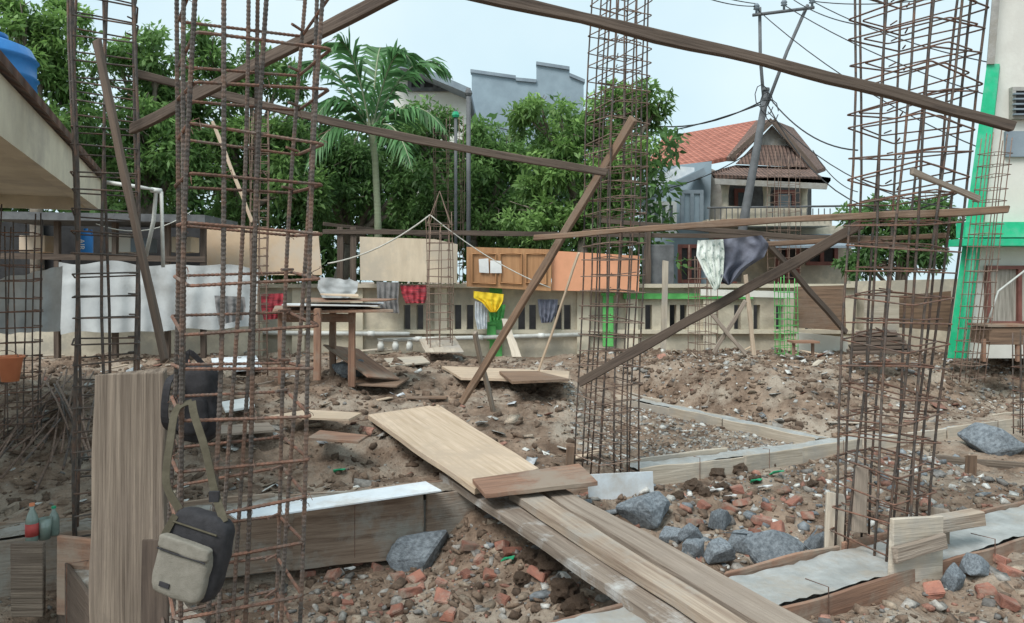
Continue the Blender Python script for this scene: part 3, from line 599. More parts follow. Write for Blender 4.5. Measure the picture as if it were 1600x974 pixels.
# ---------------------------------------------------------------- cloths
def cloth(name,left,right,Y,m,lab,cat='cloth',amp=.03,nf=4,Yl=None,n=24,mm=18,parent=None,dY=0,irr=0):
    left=[V((*a,0)) for a in left]; right=[V((*a,0)) for a in right]
    def at(L,t):
        k=t*(len(L)-1); i=min(int(k),len(L)-2); return L[i].lerp(L[i+1],k-i)
    vs=[];fs=[]; ph=random.random()*6
    for i in range(mm+1):
        t=i/mm; a=at(left,t); b=at(right,t)
        for j in range(n+1):
            s=j/n; q=a.lerp(b,s); y=Y+dY*t+(Yl-Y)*s if Yl else Y+dY*t
            y+=amp*math.sin(s*nf*6.28+ph+t*1.2)*(.4+.6*t)+amp*.8*noise.noise(V((s*6,t*5,ph)))
            e=irr*noise.noise(V((s*5,ph,0)))*(1-t)+irr*noise.noise(V((s*5,ph,7)))*t
            vs.append(W(q.x,q.y+e,y))
    for i in range(mm):
        for j in range(n): k=i*(n+1)+j; fs.append((k,k+1,k+n+2,k+n+1))
    mb=MB(); mb.add(vs,fs); return mb.build(name,m,parent,smooth=True,label=lab,cat=cat)
cloth('patterned_cloth',[(1090,376),(1088,400),(1102,430),(1116,455)],[(1130,374),(1132,395),(1130,430),(1124,450)],4.86,'pattern','white and green patterned cloth draped beside the blue jacket',amp=.02)
cloth('blue_jacket',[(1130,374),(1125,398),(1118,420),(1114,436),(1138,446)],[(1190,368),(1202,382),(1194,402),(1168,418),(1142,444)],4.9,'navy','dark blue jacket hanging over the timbers',cat='jacket',amp=.04,nf=2.3)
cloth('yellow_cloth',[(740,455),(740,466),(752,472),(766,488)],[(787,460),(786,470),(781,480),(775,488)],11.45,'yellow','bright yellow cloth hanging on the wall')
cloth('green_cloth',[(762,478),(764,492),(766,502)],[(790,476),(788,490),(786,500)],11.55,'lime','small green cloth below the yellow cloth')
cloth('red_cloth',[(625,446),(628,460),(634,474)],[(666,446),(667,462),(664,474)],11.55,'redcloth','red striped cloth hanging beside the grey trousers')
cloth('grey_trousers',[(588,440),(590,470),(596,488)],[(624,442),(622,470),(624,490)],11.5,'greycloth','dark grey trousers hanging left of the red cloth',cat='trousers')
cloth('white_towel',[(742,470),(742,495),(746,515)],[(762,478),(761,500),(761,514)],11.6,'whitecloth','white towel hanging below the yellow cloth',cat='towel')
cloth('dark_shorts',[(840,468),(842,490),(846,505)],[(872,468),(870,488),(862,504)],11.6,'navy','dark shorts hanging on the wall under the orange board',cat='shorts')
cloth('red_shirt',[(408,460),(408,480),(412,500)],[(448,458),(446,475),(440,498)],11.0,'redcloth','red cloth seen through the nearest column')
cloth('grey_sheet',[(335,462),(337,480),(342,508)],[(382,464),(384,480),(380,500)],9.9,'greycloth','dark grey cloth hung on the long tarpaulin',cat='cloth',amp=.03)
cloth('tarpaulin',[(92,410),(90,450),(95,522)],[(405,418),(402,455),(398,512)],10.12,'tarp','long grey white tarpaulin along the left wall',cat='tarpaulin',amp=.028,nf=8.3,n=140,mm=20,irr=8)
cloth('tarpaulin',[(-20,440),(-20,480),(-20,522)],[(98,416),(96,470),(94,518)],7.2,'tarp','pale tarpaulin sagging under the eave at left edge',cat='tarpaulin',amp=.025,nf=3.4,n=60,mm=20,irr=5)
cloth('plastic_sheet',[(498,432),(496,450),(505,468)],[(560,438),(558,455),(550,466)],11.3,'tarp','crumpled pale plastic sheet left of the grey trousers',cat='sheet',amp=.02,nf=2,irr=4)
# ---------------------------------------------------------------- back wall and boards
YW=12.0; sW=YW/F
def wall_seg():
    t=thing('boundary_wall',W(860,560,YW),'cream boundary wall with slots behind the site','wall'); x0=(405-CX)*sW; x1=(1335-CX)*sW
    zb=.1; z1=.72; z2=1.12; z3=1.40; mb=MB()
    mb.box(((x0+x1)/2,YW,(zb+z1)/2),(x1-x0,.16,z1-zb)); mb.box(((x0+x1)/2,YW,(z2+z3)/2),(x1-x0,.16,z3-z2))
    slots=[637,657,716,735,815,832,872,886,952,1012,1050,1066,1150,1180,1215,1260]; cur=x0
    for s in slots:
        a=(s-CX)*sW; mb.box(((cur+a-.055)/2,YW,(z1+z2)/2),(a-.055-cur,.16,z2-z1)); cur=a+.055
    mb.box(((cur+x1)/2,YW,(z1+z2)/2),(x1-cur,.16,z2-z1)); mb.build('masonry','creamdirt',t)
    MB().box(((x0+x1)/2,YW-.09,z3+.03),(x1-x0+.05,.3,.06)).build('coping','cream',t)
    MB().box(((x0+x1)/2,YW-.13,z1-.03),(x1-x0,.1,.06)).build('ledge','cream',t)
    for px in(470,560,690,775,910,985,1105,1230,1320): MB().box(((px-CX)*sW,YW-.02,.76),(.2,.26,1.3)).build('pillar','cream' if px not in(775,) else 'lime',t)
    return t
wall_seg()
MB().box(((870-CX)*sW,13.2,.75),(10.5,.1,1.2)).build('slot_shade_sheet','dark',label='added dark sheet standing in for shade in the slots of the cream wall',cat='shade sheet')  # added dark sheet so the wall slots read as shade
for px,py,w,h,lab in ((950,502,16,78,'green painted post against the wall by the centre column'),(768,520,14,24,'green painted slab under the yellow cloth')):
    p=W(px,py,11.75); mb=MB(); mb.box(p,(w*sW,.08,h*sW)); mb.box(p+V((0,0,h*sW/2+.02)),(w*sW+.05,.12,.04)); mb.build('green_post','lime',label=lab,cat='post',bevel=.01)
mb=MB(); mb.box(W(1075,463,11.85),(200*sW,.05,.09)); mb.build('green_rail','lime',label='green strip along the wall top under the clothes',cat='rail')
for k,(a,b,y,yy) in enumerate([((340,520),(640,522),11.6,0),((590,532),(910,523),11.7,0)]):
    t=thing('white_pipe',W(*a,y),['white pipe along the wall behind the table','white pipe along the wall foot right of the small column'][k],'pipe'); MB().tube([W(*a,y),W(*b,y)],.035,10).build('pipe','pvc',t,smooth=True)
    for f in(.2,.5,.8): q=W(*a,y).lerp(W(*b,y),f); MB().tube([q+V((-.05,0,0)),q+V((.05,0,0))],.045,10).build('coupling','pvc',t,smooth=True)
for px in(595,618,640): 
    p=W(px,548,11.3); MB().lathe(p,[(.05,0),(.05,.1),(.038,.11),(.038,.17),(.046,.17)],10).build('pipe_stub','pvc',smooth=True,label='short capped pipe stub by the wall foot',cat='pipe',group='pipe stubs by the wall')
def sheet(name,pts,Y,m,lab,t=.02,cat='board',parent=None):
    mb=MB(); mb.prism([W(x,y,Y) for x,y in pts],(0,t,0)); return mb.build(name,m,parent,label=lab,cat=cat)
sheet('plywood_sheet',[(318,352),(322,430),(503,430),(497,362)],11.5,'ply_tan','tan plywood sheet behind the nearest column')
sheet('plywood_sheet',[(562,370),(563,438),(714,443),(715,382),(680,374)],11.5,'ply_beige','beige plywood sheet left of the panelled door')
sheet('orange_board',[(862,392),(862,454),(998,457),(1000,400)],11.55,'ply_orange','orange board right of the panelled door')
t=thing('panelled_door',W(795,455,11.45),'brown panelled door laid sideways on the wall top with paper notices','door')
sheet('door_leaf',[(729,386),(729,448),(861,455),(862,390)],11.45,'door_wood',None,.04,None,t)
for (a,b) in((738,775),(782,815),(822,853)):
    q=[W(a,397,11.43),W(a,442,11.43),W(b,444,11.43),W(b,397,11.43)]; MB().tube(q,.018,4,closed=True).build('panel_moulding','door_wood',t)
sheet('paper_notice',[(748,405),(749,426),(764,427),(763,404)],11.415,'white',None,.003,None,t); sheet('paper_notice',[(766,407),(766,427),(784,427),(783,408)],11.412,'white',None,.003,None,t)
MB().box(W(1028,415,12.6),(46*sW,.4,.7)).build('dark_stall','darkgrey',label='dark low shed behind the wall right of the orange board',cat='shed',bevel=.02)
TB(W(505,362,12.3),W(1360,372,12.5),.08,.05,'wood_dark','long dark rail along the top of the boards')
for px in(532,552,1012): TB(W(px,355,12.35),W(px,460,12.35),.1,.06,'wood_dark',{532:'left one of the two dark posts left of the beige plywood',552:'right one of the two dark posts left of the beige plywood',1012:'dark upright post right of the orange board'}[px],wd=(1,0,0))
# table
t=thing('work_table',W(500,590,8.2),'brown wooden work table stacked with boards','table')
for (px,yy,d) in((440,585,8.2),(550,590,8.0),(496,580,7.7),(520,575,8.6)): plank('leg',W(px,482,d),W(px,yy,d)+V((0,0,-.1)),.07,.06,'wood_red',wd=(1,0,0),parent=t)
plank('rail',W(440,497,8.18),W(552,497,7.98),.09,.03,'wood_red',parent=t)
tt=quadboard('table_top',W(430,478,8.7),W(560,478,8.8),W(615,484,7.8),W(425,486,7.8),.03,'wood_red',None,None)
tt.parent=t; tt.matrix_basis=Matrix.Translation(-V(t.location))@tt.matrix_basis
for k,(pts,z,m,lab) in enumerate([([(445,8.5),(600,8.7),(590,7.8),(440,7.7)],1.26,'styro','pale sheet lying on the work table'),([(480,8.7),(620,8.4),(605,7.8),(470,7.9)],1.29,'wood_red','curved brown board on top of the work table stack'),([(500,8.7),(560,8.7),(560,7.9),(505,7.9)],1.32,'wood_light','small light board topmost on the work table')]):
    mb=MB(); mb.prism([V(((px-CX)/F*y,y,z+.015*k+random.uniform(-.02,.02))) for px,y in pts],(0,0,-.012)); mb.build('stacked_board',m,label=lab,cat='board')
sheet('brown_board',[(1243,448),(1240,512),(1322,517),(1320,446)],11.0,'wood_brown','brown stained board behind the green rebar column',.03)
sheet('pale_board',[(1352,458),(1350,518),(1405,520),(1405,456)],10.2,'wood_cream','pale board leaning behind the right column')
sheet('weathered_board',[(1405,462),(1405,512),(1486,518),(1486,455)],10.4,'wood_brown','grey brown board left of the green corner')
sheet('right_side_wall',[(1330,440),(1330,560),(1500,560),(1500,436)],12.1,'creamdirt','cream wall stretch behind the boards right of the right column',.15,'wall')
t=thing('desk',W(1562,560,8.9),'small brown desk in front of the right building','desk')
MB().box(W(1563,508,8.9),(.55,.4,.03)).build('desk_top','wood_red',t,bevel=.004); MB().box(W(1563,524,8.9),(.5,.36,.2)).build('drawer_box','wood_brown',t,bevel=.004)
for px in(1537,1590):
    for d in(8.75,9.05): plank('leg',W(px,530,d),W(px,565,d),.04,.04,'wood_red',wd=(1,0,0),parent=t)
t=thing('bench',W(1255,550,10.2),'small wooden bench right of the green rebar column','bench'); MB().box(W(1255,534,10.2),(.36,.25,.03)).build('seat','wood_red',t)
for px in(1240,1270): plank('leg',W(px,535,10.2),W(px,555,10.2),.04,.03,'wood_red',wd=(1,0,0),parent=t)
for i in range(5):
    plank('stacked_plank',W(1325+i*3,550-i*7,9.2),W(1425-i*6,548-i*7,9.0),.3,.045,'wood_dark','dark plank number %s from the bottom of the stack behind the right column'%['one','two','three','four','five'][i],'plank',wd=(0,1,0),group='dark planks stacked behind the right column')
mb=MB(); mb.prism([W(1248,520,11.4),W(1248,556,11.4),W(1325,556,11.4),W(1325,528,11.4)],(0,.1,0)); mb.build('white_slab','wallpale',label='low white wall piece beneath the brown stained board',cat='wall')
sheet('wall_strip',[(1095,452),(1095,462),(1240,466),(1240,456)],11.5,'wallpale','pale cloth strip under the hanging clothes',cat='cloth')
# ---------------------------------------------------------------- left building with eave
t=thing('left_building',V((-5.5,6,.2)),'cream concrete eave building at the left with brown roof edge','building')
A=V((-2.15,2.6,0)); B=V((-4.47,8.0,0)); d=(B-A).normalized(); n=V((-d.y,d.x,0))
def slab(z0,z1,off0,off1,A=A,B=B): 
    mb=MB(); q=[A+n*off0,B+n*off0,B+n*off1,A+n*off1]; mb.prism([V((p.x,p.y,z0)) for p in q],(0,0,z1-z0)); return mb
slab(2.27,2.60,0,.10).build('fascia','cream',t); slab(2.40,2.5,.10,3.5).build('soffit','cream',t); slab(2.29,2.40,1.0,1.2).build('soffit_beam','creamdirt',t)
mb=MB(); q=[A+V((0,0,2.66))-n*.05,B+V((0,0,2.66))-n*.05,B+n*3+V((0,0,3.3)),A+n*3+V((0,0,3.3))]; mb.prism(q,(0,0,-.055)); mb.build('roof','roofbrown',t)
mb=MB(); mb.prism([B+n*.1+V((0,0,2.27)),B+n*3.5+V((0,0,2.27)),B+n*3+V((0,0,3.2)),B+n*.1+V((0,0,2.6))],d*.06); mb.build('gable_end','cream',t)
c=W(-22,160,6.3); t=thing('water_tank',c,'blue plastic water tank on the left roof','water tank'); MB().lathe(c,[(.34,-.3),(.36,0),(.38,.06),(.37,.2),(.39,.22),(.37,.24),(.37,.36),(.39,.38),(.37,.40),(.33,.48),(.15,.55)],28).build('body','tank',t,smooth=True); MB().lathe(c+V((0,0,.54)),[(.16,0),(.16,.05),(.05,.07)],20).build('lid','tank',t,smooth=True)
t=thing('lean_to',W(230,560,10.9),'lean-to shelter with shade-dark back panel along the left wall behind the tarpaulin','shelter')
sheet('roof_sheet',[(-30,330),(-30,342),(320,348),(320,336)],10.0,'darkgrey',None,1.2,None,t); sheet('shade_panel',[(-30,346),(-30,440),(320,440),(320,350)],11.6,'dark',None,.05,None,t)  # near-black panel stands in for the shade beneath the eave
sheet('low_wall',[(-60,500),(-60,580),(405,565),(405,505)],11.2,'creamdirt',None,.15,None,t)
for px in(90,180,262,318): plank('post',W(px,340,10.3),W(px,560,10.3),.07,.07,'wood_dark',wd=(1,0,0),parent=t)
sheet('crossrail',[(-30,395),(-30,404),(320,410),(320,401)],10.25,'wood_dark',None,.05,None,t)
for k,(px,w_,h_,m,lab) in enumerate([(60,40,26,'ply_tan','tan box stored on the shelf under the eave'),(195,34,30,'wallpale','pale box stored under the lean-to'),(225,26,22,'slate','grey blue crate beside the pale box under the lean-to'),(290,30,24,'ply_beige','beige box under the lean-to by the plywood')]):
    p=W(px,395-h_/2,10.9); MB().box(p,(w_*.0095,.3,h_*.0095)).build('storage_box',m,label=lab,cat='box',bevel=.01)
t=thing('white_downpipe',W(245,400,8.3),'white pipe bending down from the eave','pipe'); MB().tube([W(165,285,8.0),W(215,292,8.1),W(244,297,8.2),W(240,345,8.25),W(228,400,8.3)],.022,10).build('pipe','pvc',t,smooth=True); MB().tube([W(244,300,8.2),W(252,300,8.2),W(255,418,8.2)],.02,10).build('pipe','pvc',t,smooth=True)
MB().tube([W(236,297,8.2),W(252,299,8.2)],.03,10).build('elbow','pvc',t,smooth=True)
c=W(134,398,7.5); t=thing('water_jug',c,'blue plastic jug with white lettering hung under the eave','jug'); MB().lathe(c,[(.06,0),(.068,.01),(.068,.2),(.05,.23),(.02,.24),(.02,.265)],18).build('body','tank',t,smooth=True); MB().tube([c+V((.03,0,.24)),c+V((.06,0,.25)),c+V((.066,0,.18))],.006,6).build('handle','tank',t)
tx=bpy.data.curves.new('lettering','FONT'); tx.body='AIR'; tx.size=.075; tx.align_x='CENTER'; tx.align_y='CENTER'; tx.extrude=.001; to=bpy.data.objects.new('tmp',tx); COL.objects.link(to)
bpy.context.view_layer.update(); me=bpy.data.meshes.new_from_object(to.evaluated_get(bpy.context.evaluated_depsgraph_get())); bpy.data.objects.remove(to); me.materials.clear(); me.materials.append(M['white'])
o=bpy.data.objects.new('lettering',me); COL.objects.link(o); o.parent=t; o.location=(0,-.072,.1); o.rotation_euler=(R(90),R(90),0)
# ---------------------------------------------------------------- right building
t=thing('right_building',W(1560,560,9.5),'cream building with green corner at the right edge','building')
def bx(name,px0,px1,py0,py1,Y,th,m): 
    a=W(px0,py0,Y); b=W(px1,py1,Y); return MB().box(((a.x+b.x)/2,Y+th/2,(a.z+b.z)/2),(abs(b.x-a.x),th,abs(a.z-b.z))).build(name,m,t)
mb=MB(); mb.prism([W(1572,-120,9.6),W(1504,560,9.6),W(1900,560,9.6),W(1900,-120,9.6)],(2.6,3,0)); mb.build('wall','wallpale',t)
mb=MB(); mb.prism([W(1542,100,9.45),W(1480,560,9.45),W(1512,560,9.45),W(1562,100,9.45)],(.1,.14,0)); mb.build('green_pilaster','green',t)
mb=MB(); mb.prism([W(1518,372,9.35),W(1500,560,9.35),W(1508,560,9.35),W(1526,372,9.35)],(.02,.09,0)); mb.build('pilaster_rib','green',t)
bx('green_band',1508,1700,347,371,9.4,.19,'green'); bx('canopy_slab',1505,1700,373,384,9.25,.34,'green'); mb=MB(); mb.prism([W(1560,-120,9.42),W(1542,100,9.42),W(1554,100,9.42),W(1572,-120,9.42)],(.1,.17,0)); mb.build('corner_trim','concrete',t)
def win2(px0,px1,py0,py1,Y,fm,gm='glass',mul=1,T=None):
    T=T or t; a=W(px0,py0,Y); b=W(px1,py1,Y); f=MB(); wd=.05*Y/10
    f.box(((a.x+b.x)/2,Y,a.z),(b.x-a.x+wd,.07,wd)); f.box(((a.x+b.x)/2,Y,b.z),(b.x-a.x+wd,.07,wd))
    for k in range(mul+1): x=a.x+(b.x-a.x)*k/mul; f.box((x,Y,(a.z+b.z)/2),(wd,.066,a.z-b.z-wd))
    o=f.build('window',fm,T)
    g=MB().box(((a.x+b.x)/2,Y+.02,(a.z+b.z)/2),(b.x-a.x,.012,a.z-b.z)).build('pane',gm,T); g.parent=o; return o
win2(1543,1640,418,505,9.56,'maroon','curtain',2); win2(1582,1680,140,184,9.56,'concrete','dark',3)
bx('wall_patch',1572,1620,205,245,9.55,.045,'slate')
for k in range(5): MB().box(W(1632,147+k*8,9.5),(.8,.04,.02)).build('louvre','slate',t)
MB().tube([W(1543,505,9.3),W(1560,455,9.3),W(1605,420,9.3)],.012,6).build('hose','pvc',t,smooth=True)
# ---------------------------------------------------------------- red-roofed house
t=thing('red_roof_house',W(1160,440,22),'two storey house with red tiled roof and balcony behind the site','house')
def pr(name,pts,ext,m): return MB().prism([W(*q) for q in pts],ext).build(name,m,t)
pr('roof',[(1036,214,27),(1182,188,25),(1135,246,21.6),(1000,272,23)],(0,0,-.12),'roofred')
pr('roof',[(1182,188,25),(1207,187,21.2),(1148,246,21.0),(1135,246,21.6)],(0,0,-.12),'roofbrown')
pr('roof',[(1207,187,21.2),(1240,200,26),(1290,262,25),(1270,268,21.0)],(0,0,-.12),'roofbrown')
pr('gable_wall',[(1207,196,21.4),(1152,256,21.4),(1262,260,21.4)],(0,.1,0),'concrete')
for a,b in(((1207,188),(1142,248)),((1207,188),(1274,268))): plank('barge_board',W(*a,21.1),W(*b,21.1),.16,.05,'wood_dark',parent=t)
pr('gable_tiles',[(1180,226,21.3),(1232,228,21.3),(1262,262,20.9),(1150,256,20.9)],(0,.06,0),'roofbrown')
pr('skirt_roof',[(1150,258,21.3),(1262,262,21.3),(1284,276,20.0),(1298,278,20.0),(1290,288,20),(1118,280,20.0),(1112,268,20)],(0,0,-.08),'roofbrown')
pr('skirt_fascia',[(1116,279,19.95),(1118,288,19.95),(1292,296,19.95),(1294,287,19.95)],(0,.06,0),'concrete')
pr('upper_wall',[(1130,286,23.0),(1130,345,23.0),(1268,345,23.0),(1268,286,23.0)],(0,2,0),'darkgrey')  # dark grey puts the shade of the open balcony into the wall colour
pr('side_wall',[(1108,262,21.2),(1108,345,21.2),(1134,345,21.2),(1134,274,21.2)],(0,2,0),'concrete')
for (x0,x1,y0,y1_) in((1150,1170,298,340),(1212,1240,300,330)): win2(x0,x1,y0,y1_,22.95,'maroon','glass',1,t)
for px in(1133,1198,1256): 
    p=W(px,345,20.4); MB().lathe(p,[(.13,0),(.1,.1),(.09,.7),(.12,.95),(.15,1.02)],12).build('porch_column','creamdirt',t,smooth=True)
pr('balcony_slab',[(1105,343,20),(1105,353,20),(1300,353,20),(1300,343,20)],(0,2.5,0),'cream')
pr('balcony_parapet',[(1134,322,20.1),(1134,343,20.1),(1262,343,20.1),(1262,326,20.1)],(0,.08,0),'creamdirt')
mb=MB()
for k in range(22): a=W(1108+k*9,326,19.95); b=W(1108+k*9,345,19.95); mb.tube([a,b],.015,5)
mb.tube([W(1105,325,19.95),W(1330,322,19.95)],.03,6); mb.build('balcony_railing','darkgrey',t)
pr('lower_wall',[(1100,353,21),(1100,470,21),(1330,470,21),(1330,353,21)],(0,3,0),'creamdirt')
for x0,x1,y0,y1_ in((1062,1092,385,440),(1118,1148,375,440),(1215,1246,378,440),(1262,1306,380,412)): win2(x0,x1,y0,y1_,20.6,'maroon','dark',2,t)
pr('awning',[(1150,366,21),(1330,366,21),(1340,384,19.2),(1140,384,19.2)],(0,0,-.06),'slate')
pr('wing_wall',[(1005,266,22.5),(1005,460,22.5),(1105,460,20.8),(1112,252,20.8),(1060,258,21.6)],(0,.3,0),'bluegrey')
pr('wing_roof_trim',[(1000,312,20.4),(1000,321,20.4),(1104,272,20.4),(1100,262,20.4)],(0,.7,0),'slate')
pr('wing_gable_panel',[(1005,306,20.6),(1005,285,20.6),(1060,260,20.6),(1085,262,20.6),(1085,268,20.6)],(0,.1,0),'whitecloth')
win2(1008,1054,318,362,20.5,'white','glass',4,t); win2(1066,1096,300,350,20.5,'slate','bluegrey',2,t)
# ---------------------------------------------------------------- grey buildings behind
t=thing('grey_building',W(825,300,30),'grey blue building with stepped parapet behind the trees','building')
pr('wall',[(737,112,30),(737,330,30),(912,330,30),(912,126,30),(890,116,30),(890,106,30),(838,98,30),(838,127,30),(806,125,30),(806,122,30)],(.5,8,0),'bluegrey')
for a,b in(((735,108),(806,118)),((806,121),(838,124)),((838,96),(890,104)),((890,114),(914,124))): pr('parapet_cap',[(*a,29.9),(*b,29.9),(b[0],b[1]+5,29.9),(a[0],a[1]+5,29.9)],(0,.4,0),'slate')
t=thing('gabled_building',W(670,300,27),'pale gabled building with grey roof left of the grey blue one','building')
pr('wall',[(615,110,27),(615,330,27),(730,330,27),(730,150,27),(660,108,27)],(0,7,0),'wallpale'); pr('roof',[(605,92,26),(640,96,26),(735,138,26),(735,148,26),(640,108,26),(605,104,26)],(0,8,0),'slate')
win2(640,700,120,140,26.9,'darkgrey','dark',3,t)
# ---------------------------------------------------------------- utility pole & wires
t=thing('utility_pole',W(1160,440,18),'leaning concrete utility pole with forked top and insulators','utility pole')
MB().tube([W(1150,440,18),W(1162,345,18),W(1183,230,18),W(1198,140,18)],[.12,.11,.095,.075],12).build('pole','polemat',t,smooth=True)
MB().tube([W(1194,165,18),W(1188,90,18),W(1187,12,18)],.042,8).build('fork_arm','polemat',t,smooth=True)
MB().tube([W(1198,165,18),W(1230,80,18),W(1262,8,18)],.042,8).build('fork_arm','polemat',t,smooth=True)
MB().tube([W(1176,24,17.9),W(1272,12,17.9)],.04,6).build('crossarm','polemat',t,smooth=True)
for px,py in((1182,22),(1225,16),(1269,12)): MB().lathe(W(px,py,17.9),[(.03,0),(.03,.1),(.08,.12),(.05,.16),(.08,.18),(.04,.25)],10).build('insulator','slate',t,smooth=True)
for dz in(0,.25): MB().lathe(W(1196,158,18)+V((0,0,dz)),[(.10,0),(.10,.06)],12).build('clamp_band','darkgrey',t)
for i in range(3): 
    a=W(1190+i*8,150+i*12,17.85); MB().tube([a+V((math.cos(k*.75)*.16,0,math.sin(k*.75)*.28)) for k in range(9)],.012,5).build('cable_coil','wire',t)
def wire(a,b,sag,r,lab,m='wire',n=14,nm='cable',cat='cable'):
    a=V(a);b=V(b); MB().tube([a.lerp(b,k/n)-V((0,0,sag*4*(k/n)*(1-k/n))) for k in range(n+1)],r,5).build(nm,m,smooth=True,label=lab,cat=cat)
wire(W(1182,10,18),W(1060,-20,14),.1,.012,'power line leaving the pole top to the upper left')
wire(W(1182,6,18),W(1000,-50,13),.1,.012,'second power line leaving the pole top to the upper left')
wire(W(1225,8,18),W(1700,190,12),.3,.012,'power line from the middle insulator to the right building')
wire(W(1269,2,18),W(1700,120,12),.3,.012,'uppermost power line to the right building')
wire(W(1269,2,18),W(1600,-30,12),.2,.012,'power line rising from the right insulator off the top edge')
wire(W(1182,14,18),W(1700,290,12),.5,.012,'power line from the left insulator sloping low right')
wire(W(1197,155,18),W(960,180,22),.5,.02,'cable bundle running left from the pole behind the tree')
wire(W(1197,160,18),W(735,185,24),.8,.018,'cable running left from the pole past the grey building')
wire(W(1200,150,18),W(1340,235,14),.3,.016,'cable from the pole to the right column side')
wire(W(1200,165,18),W(1500,300,13),1.2,.014,'slack cable sagging right of the pole')
wire(W(1200,175,18),W(1560,330,12),.6,.012,'lower straight cable from the pole toward the green corner')
wire(W(1240,0,18),W(1350,40,14),.1,.012,'short power line at the top right of the pole')
wire(W(1270,235,19),W(1340,300,17),.2,.012,'thin cable from the house roof')
wire(W(1185,230,18),W(1010,300,20),.2,.014,'cable from the pole across the house to the grey wing')
wire(W(672,336,11),W(512,412,11),.12,.012,'white rope from the small column top to the left','rope',nm='rope',cat='rope')
wire(W(672,336,11),W(860,450,11),.1,.008,'white rope from the small column top to the right','rope',nm='rope',cat='rope')
wire(W(300,330,9),W(150,350,8),.15,.006,'slack white cord under the left trees','rope',nm='rope',cat='rope')
for px,y0,lab in((732,138,'tall dark steel pole right of the palm'),(712,172,'thinner pole with green tips beside the tall pole')):
    t=thing('steel_pole',W(px,440,13),lab,'pole'); MB().tube([W(px,440,13),W(px,y0,13)],.04 if px==732 else .028,8).build('shaft','polemat',t,smooth=True); MB().lathe(W(px,y0+12,13),[(.05,0),(.07,.04),(.05,.1)],8).build('cap','greenplastic' if px==712 else 'polemat',t)
# ---------------------------------------------------------------- trees
def leaves(clumps,n,size,c0,c1,asp=.36,droop=.3):
    cl=np.array(clumps); w=cl[:,3]**2; idx=rng.choice(len(cl),n,p=w/w.sum())
    ns=13; sub=rng.normal(size=(len(cl),ns,3)); sub/=np.linalg.norm(sub,axis=2)[:,:,None]; sub*=rng.uniform(.3,1.0,(len(cl),ns,1)); sj=rng.integers(0,ns,n)
    d=rng.normal(size=(n,3)); d/=np.linalg.norm(d,axis=1)[:,None]; rad=rng.random(n)**.5
    ctr=cl[idx,:3]; r=cl[idx,3]
    P=ctr+sub[idx,sj]*r[:,None]+d*(rad*r*.4)[:,None]*np.array([1,1,.8])
    ax=rng.normal(size=(n,3))+d*.8; ax[:,2]-=droop; ax/=np.linalg.norm(ax,axis=1)[:,None]
    sd=np.cross(ax,rng.normal(size=(n,3))+np.array([0,0,1.2])); sd/=np.linalg.norm(sd,axis=1)[:,None]
    L=size*rng.uniform(.5,1.3,n)[:,None]; Wd=L*asp
    v=np.stack([P,P+ax*L*.45+sd*Wd*.5,P+ax*L+np.array([0,0,-1])*L*.12,P+ax*L*.45-sd*Wd*.5],1).reshape(-1,3)
    f=np.arange(4*n).reshape(n,4)
    br=np.clip(.45+.35*rad+.3*d[:,2]+.2*sub[idx,sj,2]/np.maximum(r,.1)*.5,.05,1.15)*rng.uniform(.7,1.3,n)*(.85+.3*np.sin(idx*1.7+sj))  # shading painted into leaf colour: brighter at clump tops and outsides, darker inside
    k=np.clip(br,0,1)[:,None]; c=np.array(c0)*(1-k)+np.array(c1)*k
    return v,f,np.repeat(c,4,0)
def tree(label,bpx,Y,cl,n,size,c0=(.04,.10,.035),c1=(.23,.40,.13),tr=.14,z0=.25,name='tree',group='trees behind the wall',fork=.45,asp=.36):
    cw=[]
    for (px,py,dy,rp) in cl: q=W(px,py,Y+dy); cw.append((q.x,q.y,q.z,rp/F*Y))
    bx_=(bpx-CX)/F*Y; t=thing(name,V((bx_,Y,z0)),label,'tree',group)
    top=max(c[2] for c in cw); mid=sum(c[0] for c in cw)/len(cw); mb=MB(); fk=V((bx_*.6+mid*.4,Y,z0+(top-z0)*fork))
    mb.tube([V((bx_,Y,z0-.2)),V((bx_*.9+mid*.1,Y,z0+(fk.z-z0)*.5)),fk],[tr,tr*.85,tr*.7],8)
    for c in cw:
        e=V(c[:3]); m=fk.lerp(e,.5)+V((random.uniform(-.2,.2),random.uniform(-.2,.2),.15)); mb.tube([fk,m,e,e+(e-m).normalized()*c[3]*.5],[tr*.5,tr*.35,tr*.18,.01],6)
        for k in range(4):
            dd=V((random.gauss(0,1),random.gauss(0,1),random.gauss(.3,.8))).normalized(); mb.tube([m.lerp(e,.5),e+dd*c[3]*.5,e+dd*c[3]*.9],[tr*.15,tr*.08,.006],5)
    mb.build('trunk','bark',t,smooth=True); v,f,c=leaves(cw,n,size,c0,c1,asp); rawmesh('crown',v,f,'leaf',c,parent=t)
    return t
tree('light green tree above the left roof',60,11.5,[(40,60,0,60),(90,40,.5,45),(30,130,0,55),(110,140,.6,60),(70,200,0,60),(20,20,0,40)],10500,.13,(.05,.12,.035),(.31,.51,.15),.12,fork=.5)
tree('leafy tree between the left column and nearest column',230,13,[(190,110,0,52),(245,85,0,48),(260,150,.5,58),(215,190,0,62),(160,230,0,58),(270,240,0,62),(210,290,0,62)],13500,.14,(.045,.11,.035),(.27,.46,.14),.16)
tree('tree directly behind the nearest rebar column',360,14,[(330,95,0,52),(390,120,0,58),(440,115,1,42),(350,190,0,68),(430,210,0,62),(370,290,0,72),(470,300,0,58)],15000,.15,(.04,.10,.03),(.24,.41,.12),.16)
tree('dark broad tree behind the palm',520,16,[(480,205,0,60),(550,245,0,70),(640,225,0,55),(670,260,0,65),(540,310,0,80),(640,330,0,75)],14000,.16,(.03,.08,.027),(.18,.33,.10),.2)
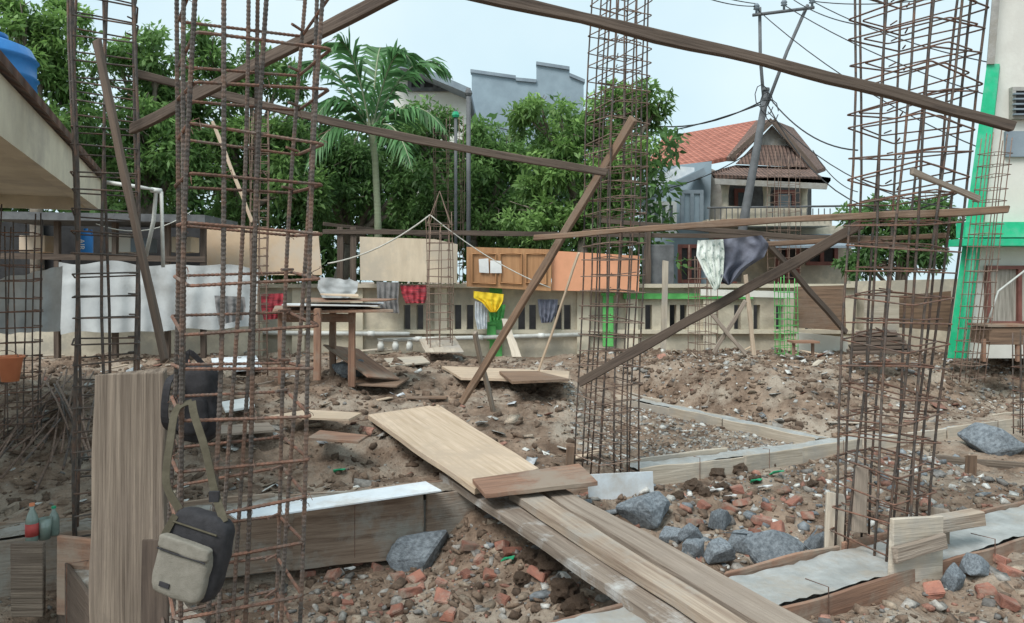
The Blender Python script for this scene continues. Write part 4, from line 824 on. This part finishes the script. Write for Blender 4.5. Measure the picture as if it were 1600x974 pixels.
tree('tree right of the steel poles',745,15.5,[(690,185,0,35),(655,215,0,42),(745,230,0,46),(790,245,0,46),(700,290,0,72),(780,310,0,72),(740,340,0,58)],13500,.15,(.035,.095,.03),(.23,.40,.12),.14)
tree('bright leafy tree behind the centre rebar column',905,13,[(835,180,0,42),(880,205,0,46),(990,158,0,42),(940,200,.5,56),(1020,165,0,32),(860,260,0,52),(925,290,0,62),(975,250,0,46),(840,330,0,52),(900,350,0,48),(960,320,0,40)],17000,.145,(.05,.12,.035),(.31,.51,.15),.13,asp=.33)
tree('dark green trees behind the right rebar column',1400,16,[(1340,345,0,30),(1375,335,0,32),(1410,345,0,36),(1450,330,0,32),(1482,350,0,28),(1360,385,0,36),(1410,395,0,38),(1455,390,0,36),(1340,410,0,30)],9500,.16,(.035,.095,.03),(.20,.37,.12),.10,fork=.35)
cw=[]
for px in range(-40,1000,45):
    for py in(250,320,385): q=W(px+random.uniform(-20,20),py+random.uniform(-25,25),19); cw.append((q.x,q.y,q.z,1.05))
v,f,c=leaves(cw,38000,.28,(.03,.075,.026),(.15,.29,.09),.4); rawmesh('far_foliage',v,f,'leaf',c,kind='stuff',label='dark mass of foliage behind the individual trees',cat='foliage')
# palm
YP=12.8
t=thing('palm_tree',W(592,440,YP),'palm tree with pale green trunk and long arching fronds','palm tree')
MB().tube([W(592,445,YP),W(590,330,YP),W(586,250,YP),W(580,200,YP)],[.08,.058,.055,.07],10).build('trunk','palmbark',t,smooth=True)
crown=W(580,208,YP)
for (ex,ey,dy,bz) in [(490,165,-.6,80),(450,100,.3,80),(515,58,-.5,50),(645,78,-.3,60),(708,98,.2,80),(700,185,-.8,90),(645,240,-1.2,70),(475,245,-.9,90),(600,66,.8,40)]:
    e=W(ex,ey,YP+dy); c=W((ex+580)/2,min(ey,208)-bz*.55,YP+dy*.5); vs=[];fs=[];cs=[]; spine=[]
    N=42
    for k in range(N+1):
        s=k/N; p=crown*(1-s)**2+c*2*s*(1-s)+e*s*s; p=p+V((0,0,-.3*s**4)); spine.append(p)
    for k in range(3,N):
        p=spine[k]; tg=(spine[k+1]-spine[k-1]).normalized(); side=tg.cross(V((0,0,1))); side=side.normalized() if side.length>.1 else V((0,1,0))
        s=k/N; ln=.66*math.sin(math.pi*min(1,s*.9+.12))**.7*random.uniform(.8,1.1)
        for sg in(-1,1):
            dr=(side*sg*.9+tg*.9+V((0,0,-.5+random.uniform(-.25,.3)))+V([random.uniform(-.15,.15) for _ in range(3)])).normalized(); q=len(vs); wd=tg*.028
            md=p+dr*ln*.5+V((0,0,.03)); en=p+dr*ln+V((0,0,-.18*ln))
            vs+=[p-wd,p+wd,md+wd*1.2,en,md-wd*1.2]; fs.append((q,q+1,q+2,q+4)); fs.append((q+4,q+2,q+3)) ; col=random.uniform(.55,1.35); cs+=[(.14*col,.31*col,.12*col)]*5
    me=bpy.data.meshes.new('frond'); me.from_pydata([tuple(v-t.location) for v in vs],[],fs); at=me.attributes.new('Col','FLOAT_COLOR','POINT'); at.data.foreach_set('color',np.array([(*c_,1) for c_ in cs],dtype=np.float32).ravel())
    me.materials.append(M['leaf']); o=bpy.data.objects.new('frond',me); COL.objects.link(o); o.parent=t
    m2=MB(); m2.tube(spine,[.025*(1-.8*k/N) for k in range(N+1)],5); r=m2.build('rib','palmbark',t,smooth=True); r.parent=o
